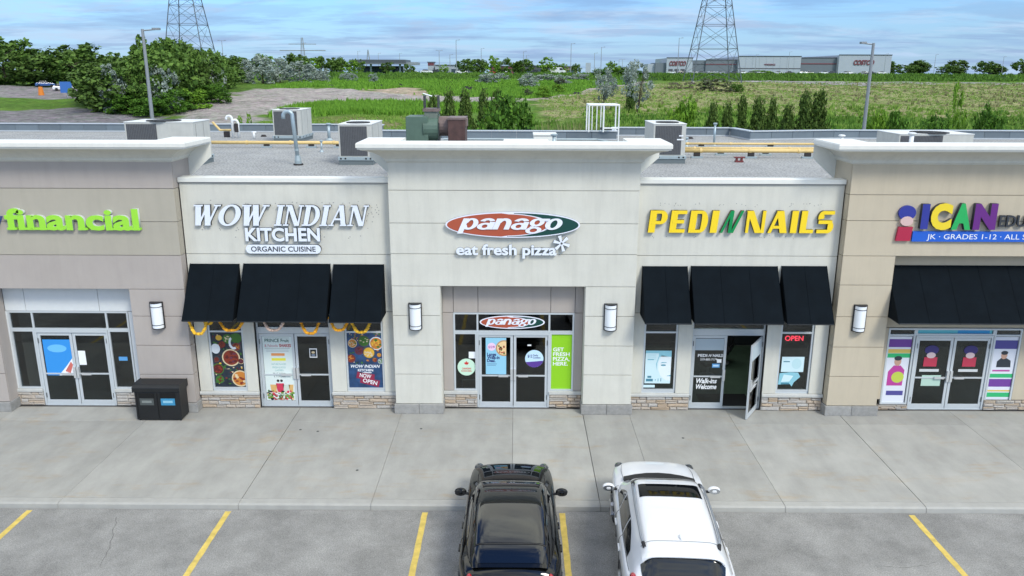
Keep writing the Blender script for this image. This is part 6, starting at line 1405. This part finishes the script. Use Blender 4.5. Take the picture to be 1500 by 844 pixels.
# ---------------------------------------------------------------- pylons
STL=nm('pylon_steel',(.10,.12,.14),.6,metal=.2)
def pylon(cx_,cy_,label,z0=6.8,wb=13.6,wt=6.0,H_=36):
    t=thing('power_pylon',label,'pylon',(cx_,cy_,z0),'lattice power pylons crossing the field')
    hw=lambda z: (wb+(wt-wb)*min(1,z/24))/2 if z<24 else max(1.2,wt/2*(1-(z-24)/22))
    zs=[0,2.8,9.2,15.5,20.5,24,27.5,31,34,H_]
    cor=[(-1,-1),(1,-1),(1,1),(-1,1)]
    for a,b_ in cor:
        MB().tube([(a*hw(z),b_*hw(z),z) for z in zs],.13,6).build('leg',STL,t,local=True)
    br=MB(); r_=.05
    for i in range(len(zs)-1):
        za,zb=zs[i],zs[i+1]
        for k in range(4):
            p,q=cor[k],cor[(k+1)%4]
            P=lambda c,z: (c[0]*hw(z),c[1]*hw(z),z)
            if i>0: br.tube([P(p,za),P(q,zb)],r_,4).tube([P(q,za),P(p,zb)],r_,4)
            else:
                m_=((p[0]+q[0])/2*hw(zb),(p[1]+q[1])/2*hw(zb),zb); br.tube([P(p,za),m_],r_,4).tube([P(q,za),m_],r_,4)
            br.tube([P(p,zb),P(q,zb)],r_*1.1,4)
            if 0<i<5:
                zm=(za+zb)/2; 
                c_=tuple((P(p,zm)[j]+P(q,zm)[j])/2 for j in range(3)); br.tube([P(p,zm),c_],r_*.6,4); br.tube([P(q,zm),c_],r_*.6,4)
    br.build('bracing',STL,t,local=True)
    ar=MB()
    for z,l_ in ((26,11),(31,9),(36,7)):
        for s in (-1,1): ar.tube([(0,-1,z),(s*l_,0,z+.6)],.12,4).tube([(0,1,z),(s*l_,0,z+.6)],.12,4).tube([(0,0,z+2.4),(s*l_,0,z+.6)],.12,4)
    ar.build('cross_arm',STL,t,local=True)
    MB().tube([(a*hw(0),b_*hw(0),-.8) for a,b_ in ((-1,-1),)]+[(-hw(0),-hw(0),.4)],.5,8).build('footing',nm('pale_concrete',(.42,.41,.38),.9),t,local=True)
    return t
pylon(55.3,236,'tall grey lattice power pylon standing in front of the big store')
pylon(-93.2,238,'tall grey lattice power pylon rising out of the trees at the left',wb=12.5)
POLEM=nm('pole_grey',(.28,.30,.32),.6,metal=.2)
def lpole(x,y,h,label,heads=1,r=.11,name='light_pole',z=None,arm=1.3):
    z=TZf(x,y) if z is None else z
    t=thing(name,label,'light pole',(x,y,z),'light poles of the distant car parks'); MB().tube([(0,0,0),(0,0,h)],[r,r*.6],8).build('pole',POLEM,t,local=True)
    if heads:
        hd=MB(); 
        for s in ((-1,1) if heads==2 else (1,)): hd.tube([(0,0,h-.1),(s*arm,0,h)],.05,6).box(min(s*arm*.6,s*arm),max(s*arm*.6,s*arm),-.18,.18,h-.06,h+.08)
        hd.build('lamp_head',POLEM,t,local=True)
    return t
PL=[(-92.5,262,10,'wooden utility pole left of the silver shrubs'),(-77,300,10.5,'tall pole standing left of the dark round skyline trees'),(-76.4,400,10.1,'pole just left of the fuel station canopy'),(-66.6,400,9.2,'thin pole above the left part of the canopy'),(-56.4,400,9.2,'thin pole above the right part of the canopy'),(-29.9,320,8.6,'double headed pole right of the fuel station'),(-25.8,320,7.1,'shorter pole between the double headed pole and the tallest one'),(-19.7,270,10.6,'tallest light pole, above the exhaust fan'),(-14.2,330,9.6,'pole over the round trees left of the cedar row'),(2.5,330,8.6,'pole above the glossy bush'),(4,360,7.7,'short pole beside the one above the glossy bush'),(17.4,270,9.6,'tall light pole right of the white van'),(29.2,290,9.1,'light pole above the slim silver tree'),(30.6,330,8,'white totem like pole left of the slim silver tree light pole'),(44,360,6.1,'short pole left of the larger silver tree'),(50.5,400,6.7,'short pole right of the larger silver tree'),(51.1,265,11.2,'tall light pole just left of the right pylon'),(125.8,440,9.9,'light pole before the white store wall on its left'),(143.2,440,11.3,'light pole before the white store wall on its right'),(113.7,440,10,'light pole seen through the right leg of the pylon'),(215,430,10,'light pole right of the store'),(250,430,9,'far light pole near the right edge of the picture'),(185,420,10,'light pole before the grey store end')]
for i,(x,y,h,lb) in enumerate(PL): lpole(x,y,h,lb,heads=2 if i in (5,0) else 1,r=.14 if y>300 else .13)
lpole(-25.9,58,12.4,'tall pale street lamp standing at the left behind the mauve tower',r=.17,arm=1.2,z=-.1)['group']='street lamps behind the plaza'
lpole(24.6,58,11.6,'tall pale street lamp standing at the right behind the beige tower',r=.17,arm=-.9,z=-.1)['group']='street lamps behind the plaza'
t=thing('distant_pylon','tiny far pylon with wide arms above the left skyline trees','pylon',(-140,545,8.9)); MB().tube([(-2,0,0),(-.4,0,22)],.3,4).tube([(2,0,0),(.4,0,22)],.3,4).tube([(-15,0,14),(15,0,14)],.25,4).tube([(-9,0,18),(9,0,18)],.2,4).build('lattice',POLEM,t,local=True)
t=thing('distant_pylon','tiny far lattice mast left of the canopy top','pylon',(-100,560,8.9)); MB().tube([(-2,0,0),(0,0,15)],.3,4).tube([(2,0,0),(0,0,15)],.3,4).build('lattice',POLEM,t,local=True)

# ---------------------------------------------------------------- distant buildings
t=thing('fuel_station_canopy','flat grey fuel station canopy on columns on the left skyline','canopy',(-54,330,8.9))
MB().box(-65,-43.2,322,338,12.5,14.1).build('canopy_roof',nm('canopy_charcoal',(.075,.085,.10),.5),t); MB().box(-43.2,-39.2,324,336,12.2,13.2).build('canopy_end',nm('canopy_light',(.25,.28,.31),.5),t)
MB().box(-65.1,-43.1,321.9,322,12.5,12.8).build('fascia_strip',nm('canopy_band',(.16,.18,.20),.5),t)
for x in (-61.5,-57.2,-49.5,-45.8,-43.9): MB().box(x-.35,x+.35,325,325.8,8.9,12.5).build('column',nm('canopy_column',(.32,.35,.38),.6),t)
MB().box(-63,-46,334,337,8.9,11.8).build('kiosk',nm('kiosk_wall',(.10,.12,.13),.6),t)
for x in (-59,-53,-47.5):
    t=thing('fuel_pump',f'fuel pump under the grey canopy, {"left" if x<-58 else "middle" if x<-50 else "right"} one','fuel pump',(x,328,8.9),'fuel pumps under the canopy'); MB().box(x-.5,x+.5,327.6,328.4,8.9,10.8).build('cabinet',nm('pump_dark',(.06,.07,.08),.5),t)
def block(name,label,cat,x0,x1,y0,y1,h,mat,z=8.7,roof=None,bands=(),wins=0):
    t=thing(name,label,cat,((x0+x1)/2,y0,z)); MB().box(x0,x1,y0,y1,z-1,z+h).build('wall',mat,t); MB().box(x0-.3,x1+.3,y0-.3,y1+.3,z+h,z+h+.35).build('roof_edge',roof or nm('far_edge',(.12,.13,.15),.6),t)
    for (za,zb,mt) in bands: MB().box(x0-.02,x1+.02,y0-.08,y0,z+za,z+zb).build('band',mt,t)
    for k in range(wins): xx=x0+(x1-x0)*(k+.5)/wins; MB().box(xx-(x1-x0)/wins*.3,xx+(x1-x0)/wins*.3,y0-.1,y0,z+.6,z+h*.6).build('window',nm('far_window',(.05,.07,.09),.2),t)
    return t
FWH=nm('far_white_wall',(.36,.40,.45),.8,var=.04,vs=.3); FGR=nm('far_grey_wall',(.14,.165,.19),.8,var=.06,vs=.3); FRED=nm('far_red',(.16,.045,.055),.6); FDK=nm('far_dark_wall',(.07,.075,.085),.7)
block('low_shop','pale low shop right of the fuel station','building',-33.5,-24.5,340,352,3.4,FWH,wins=3)
block('low_shop','small white kiosk with a red top sign right of the canopy','building',-37,-34.5,345,350,4.6,FWH,bands=((3.4,4.6,FRED),))
block('low_shop','red fronted low shop above the left cedar row','building',-10.5,-1.5,330,345,3.0,FRED,wins=2)
block('low_shop','dark low shop right of the red one','building',-1.5,14.2,335,350,3.2,FDK,wins=4)
block('low_shop','brown roofed low shop behind the white van','building',14.5,25,345,360,3.0,nm('far_brown_wall',(.20,.15,.12),.8),wins=2)
block('low_shop','pale grey shed between the tallest pole and the round trees','building',-23.5,-17,330,340,2.8,FGR)
Zs=8.7
st_=thing('warehouse_store','big grey and white warehouse store with red lettering behind the right pylon','store',(150,480,Zs))
def wl_(nme,x0,x1,y0,y1,z1,mat): return MB().box(x0,x1,y0,y1,Zs-1,z1).build(nme,mat,st_)
wl_('side_wall',76,86.1,484,500,14.4,FWH); wl_('side_wall',80,86,482,500,15.0,FGR)
wl_('entrance_block',86.1,101,480,520,17.6,FWH); wl_('link_wall',101,109,483,520,16.4,FGR); wl_('front_wall',109,127.2,482,540,16.5,FGR); wl_('front_wall',127.2,162.8,479,560,18.5,FWH); wl_('front_wall',162.8,184.5,482,560,17.8,FGR); wl_('end_block',184.5,214.5,479,560,19.4,FWH)
for a,b_,y,z in ((85.9,101.2,479.8,17.6),(127,163,478.8,18.5),(184.3,214.7,478.8,19.4),(109,127,481.8,16.5),(162.8,184.3,481.8,17.8)): MB().box(a,b_,y,y+.5,z,z+.45).build('roof_edge',nm('store_edge',(.05,.055,.07),.6),st_)
MB().box(109,127.1,481.8,482,14.0,14.5).build('red_stripe',FRED,st_); MB().box(162.9,184.4,481.8,482,14.4,15.0).build('red_stripe',FRED,st_); MB().box(101,109,482.8,483,14.2,14.5).build('dark_stripe',FDK,st_)
MB().box(127.2,162.8,478.9,479,11.7,12.2).build('dark_stripe',FDK,st_)
for k in range(1,9): x=127.2+35.6*k/9; MB().box(x-.05,x+.05,478.93,478.98,9,18.5).build('wall_joint',nm('store_joint',(.3,.33,.36),.8),st_)
for x in (88.5,92,95.5): MB().box(x-1.2,x+1.2,479.8,479.95,8.8,11.6).build('doorway',FDK,st_)
t=thing('store_sign','red COSTCO WHOLESALE lettering on the entrance block of the far store','sign',(91.5,479.8,14)); 
putall([textmesh('COSTCO',3.4,87.6,13.5,479.7,depth=.2,off=.05,shear=.2,mats=[FRED],width=9.6)],t,'lettering')
t=thing('store_sign','small red lettering on the white front wall of the far store','sign',(145,478.8,13.9)); putall([textmesh('WHOLESALE',1.3,141.8,13.7,478.8,depth=.1,off=.03,mats=[FRED],width=6.4)],t,'lettering')
t=thing('store_sign','red COSTCO lettering on the right end block of the far store','sign',(199,478.8,14.5)); putall([textmesh('COSTCO',3.6,192.9,14.2,478.7,depth=.2,off=.05,shear=.2,mats=[FRED],width=11.8)],t,'lettering')
# cars in the distant car parks
def farcar(x,y,mt,label,rz=0,z=None):
    z=TZf(x,y) if z is None else z
    t=thing('parked_car',label,'car',(x,y,z),'cars parked in the distant car parks'); t.rotation_euler=(0,0,rz)
    b=MB(); b.prism([(-2.2,.3),(2.2,.3),(2.25,.75),(1.9,.95),(1.1,1.02),(-2.0,1.05),(-2.25,.8)],-.9,.9); b.build('body',mt,t,local=True,bevel=.08)
    b=MB(); b.prism([(-1.7,1.0),(1.0,1.0),(.35,1.48),(-1.2,1.5)],-.78,.78); b.build('cabin',nm('far_car_glass',(.03,.035,.04),.1),t,local=True,bevel=.06)
    for wx in (-1.4,1.4): MB().tube([(wx,-.92,.33),(wx,.92,.33)],.33,12).build('wheel',nm('tyre_rubber',(.018,.018,.019),.85),t,local=True)
PC=dict(white=nm('far_car_white',(.75,.76,.78),.3,coat=1),grey=nm('far_car_grey',(.18,.19,.2),.3,coat=1),black=nm('far_car_black',(.02,.02,.022),.25,coat=1),silver=nm('far_car_silver',(.45,.47,.5),.3,coat=1),red=nm('far_car_red',(.35,.03,.03),.3,coat=1),blue=nm('far_car_blue',(.04,.10,.28),.3,coat=1))
q=random.Random(21); cols=['white','black','white','grey','white','silver','black','white','grey','white','black','silver','black','white','grey','white','black','silver','white','grey','black','white']
for i,c_ in enumerate(cols):
    x=82+i*5.2+q.uniform(-.6,.6); farcar(x,438+q.uniform(-4,4),PC[c_],f'{c_} parked car before the far store, {i+1 if False else ORD[i%20]} from the left{" end of the grey stretch" if i>=20 else ""}',q.choice((0,.2,3.1)))
for i,(x,c_) in enumerate([(-38,'silver'),(-33,'white'),(-29.5,'black'),(-20,'white'),(-8,'red'),(-5,'white'),(1,'grey'),(7,'black')]): farcar(x,300+3*(i%3),PC[c_],f'{c_} car on the skyline car park {("right of the canopy","before the pale low shop","beside the pale low shop","near the tallest pole","before the red shop on the left","before the red shop on the right","before the dark shop","at the right of the dark shop")[i]}')
t=thing('white_van','white van parked on the skyline left of the tall light pole','van',(13.4,275,TZf(13,275))); MB().prism([(-2.6,.35),(2.6,.35),(2.6,1.1),(1.9,1.3),(1.3,2.15),(-2.6,2.2)],-1,1).build('body',PC['white'],t,local=True,bevel=.08); MB().prism([(1.25,1.3),(1.85,1.32),(1.3,2.0),(.6,2.0),(.6,1.3)],-1.02,1.02).build('window',nm('far_car_glass',(.03,.035,.04),.1),t,local=True)
for wx in (-1.6,1.6): MB().tube([(wx,-1.02,.37),(wx,1.02,.37)],.37,12).build('wheel',nm('tyre_rubber',(.018,.018,.019),.85),t,local=True)
for i,(x,y,c_) in enumerate([(-119,208,'blue'),(-108,196,'white'),(-101,190,'white'),(-96,184,'silver')]): farcar(x,y,PC[c_],f'{c_} car on the side road at the far left, {ORD[i]} from the left edge',.5)
t=thing('road_sign','small blue sign board beside the side road at the far left','sign',(-92,168,3.9)); MB().box(-93.2,-90.8,168,168.15,5.2,7.4).build('board',nm('board_blue',(.05,.16,.50),.5),t); MB().tube([(-92,168.2,3.7),(-92,168.2,5.2)],.1,6).build('post',POLEM,t)
t=thing('traffic_barrel','orange construction barrel by the side road at the far left','barrel',(-103,178,4.5)); MB().tube([(-103,178,4.4),(-103,178,6.2)],[.6,.4],12).build('barrel',nm('barrel_orange',(.65,.20,.02),.6),t)
t=thing('pale_sign_panel','white slab sign standing on the skyline behind the slim silver tree','sign',(28,330,8.9)); MB().box(27.2,29.2,330,330.3,9.2,13.2).build('panel',FWH,t)
t=thing('low_building','long white roofed low building behind the mauve tower at the far left','building',(-70,95,0)); MB().box(-88,-50,92,100,-.2,2.2).build('wall',nm('low_white_wall',(.45,.46,.46),.8),t); MB().box(-88.4,-49.6,91.6,100.4,2.2,2.5).build('roof_edge',nm('low_roof_white',(.60,.61,.60),.7),t)
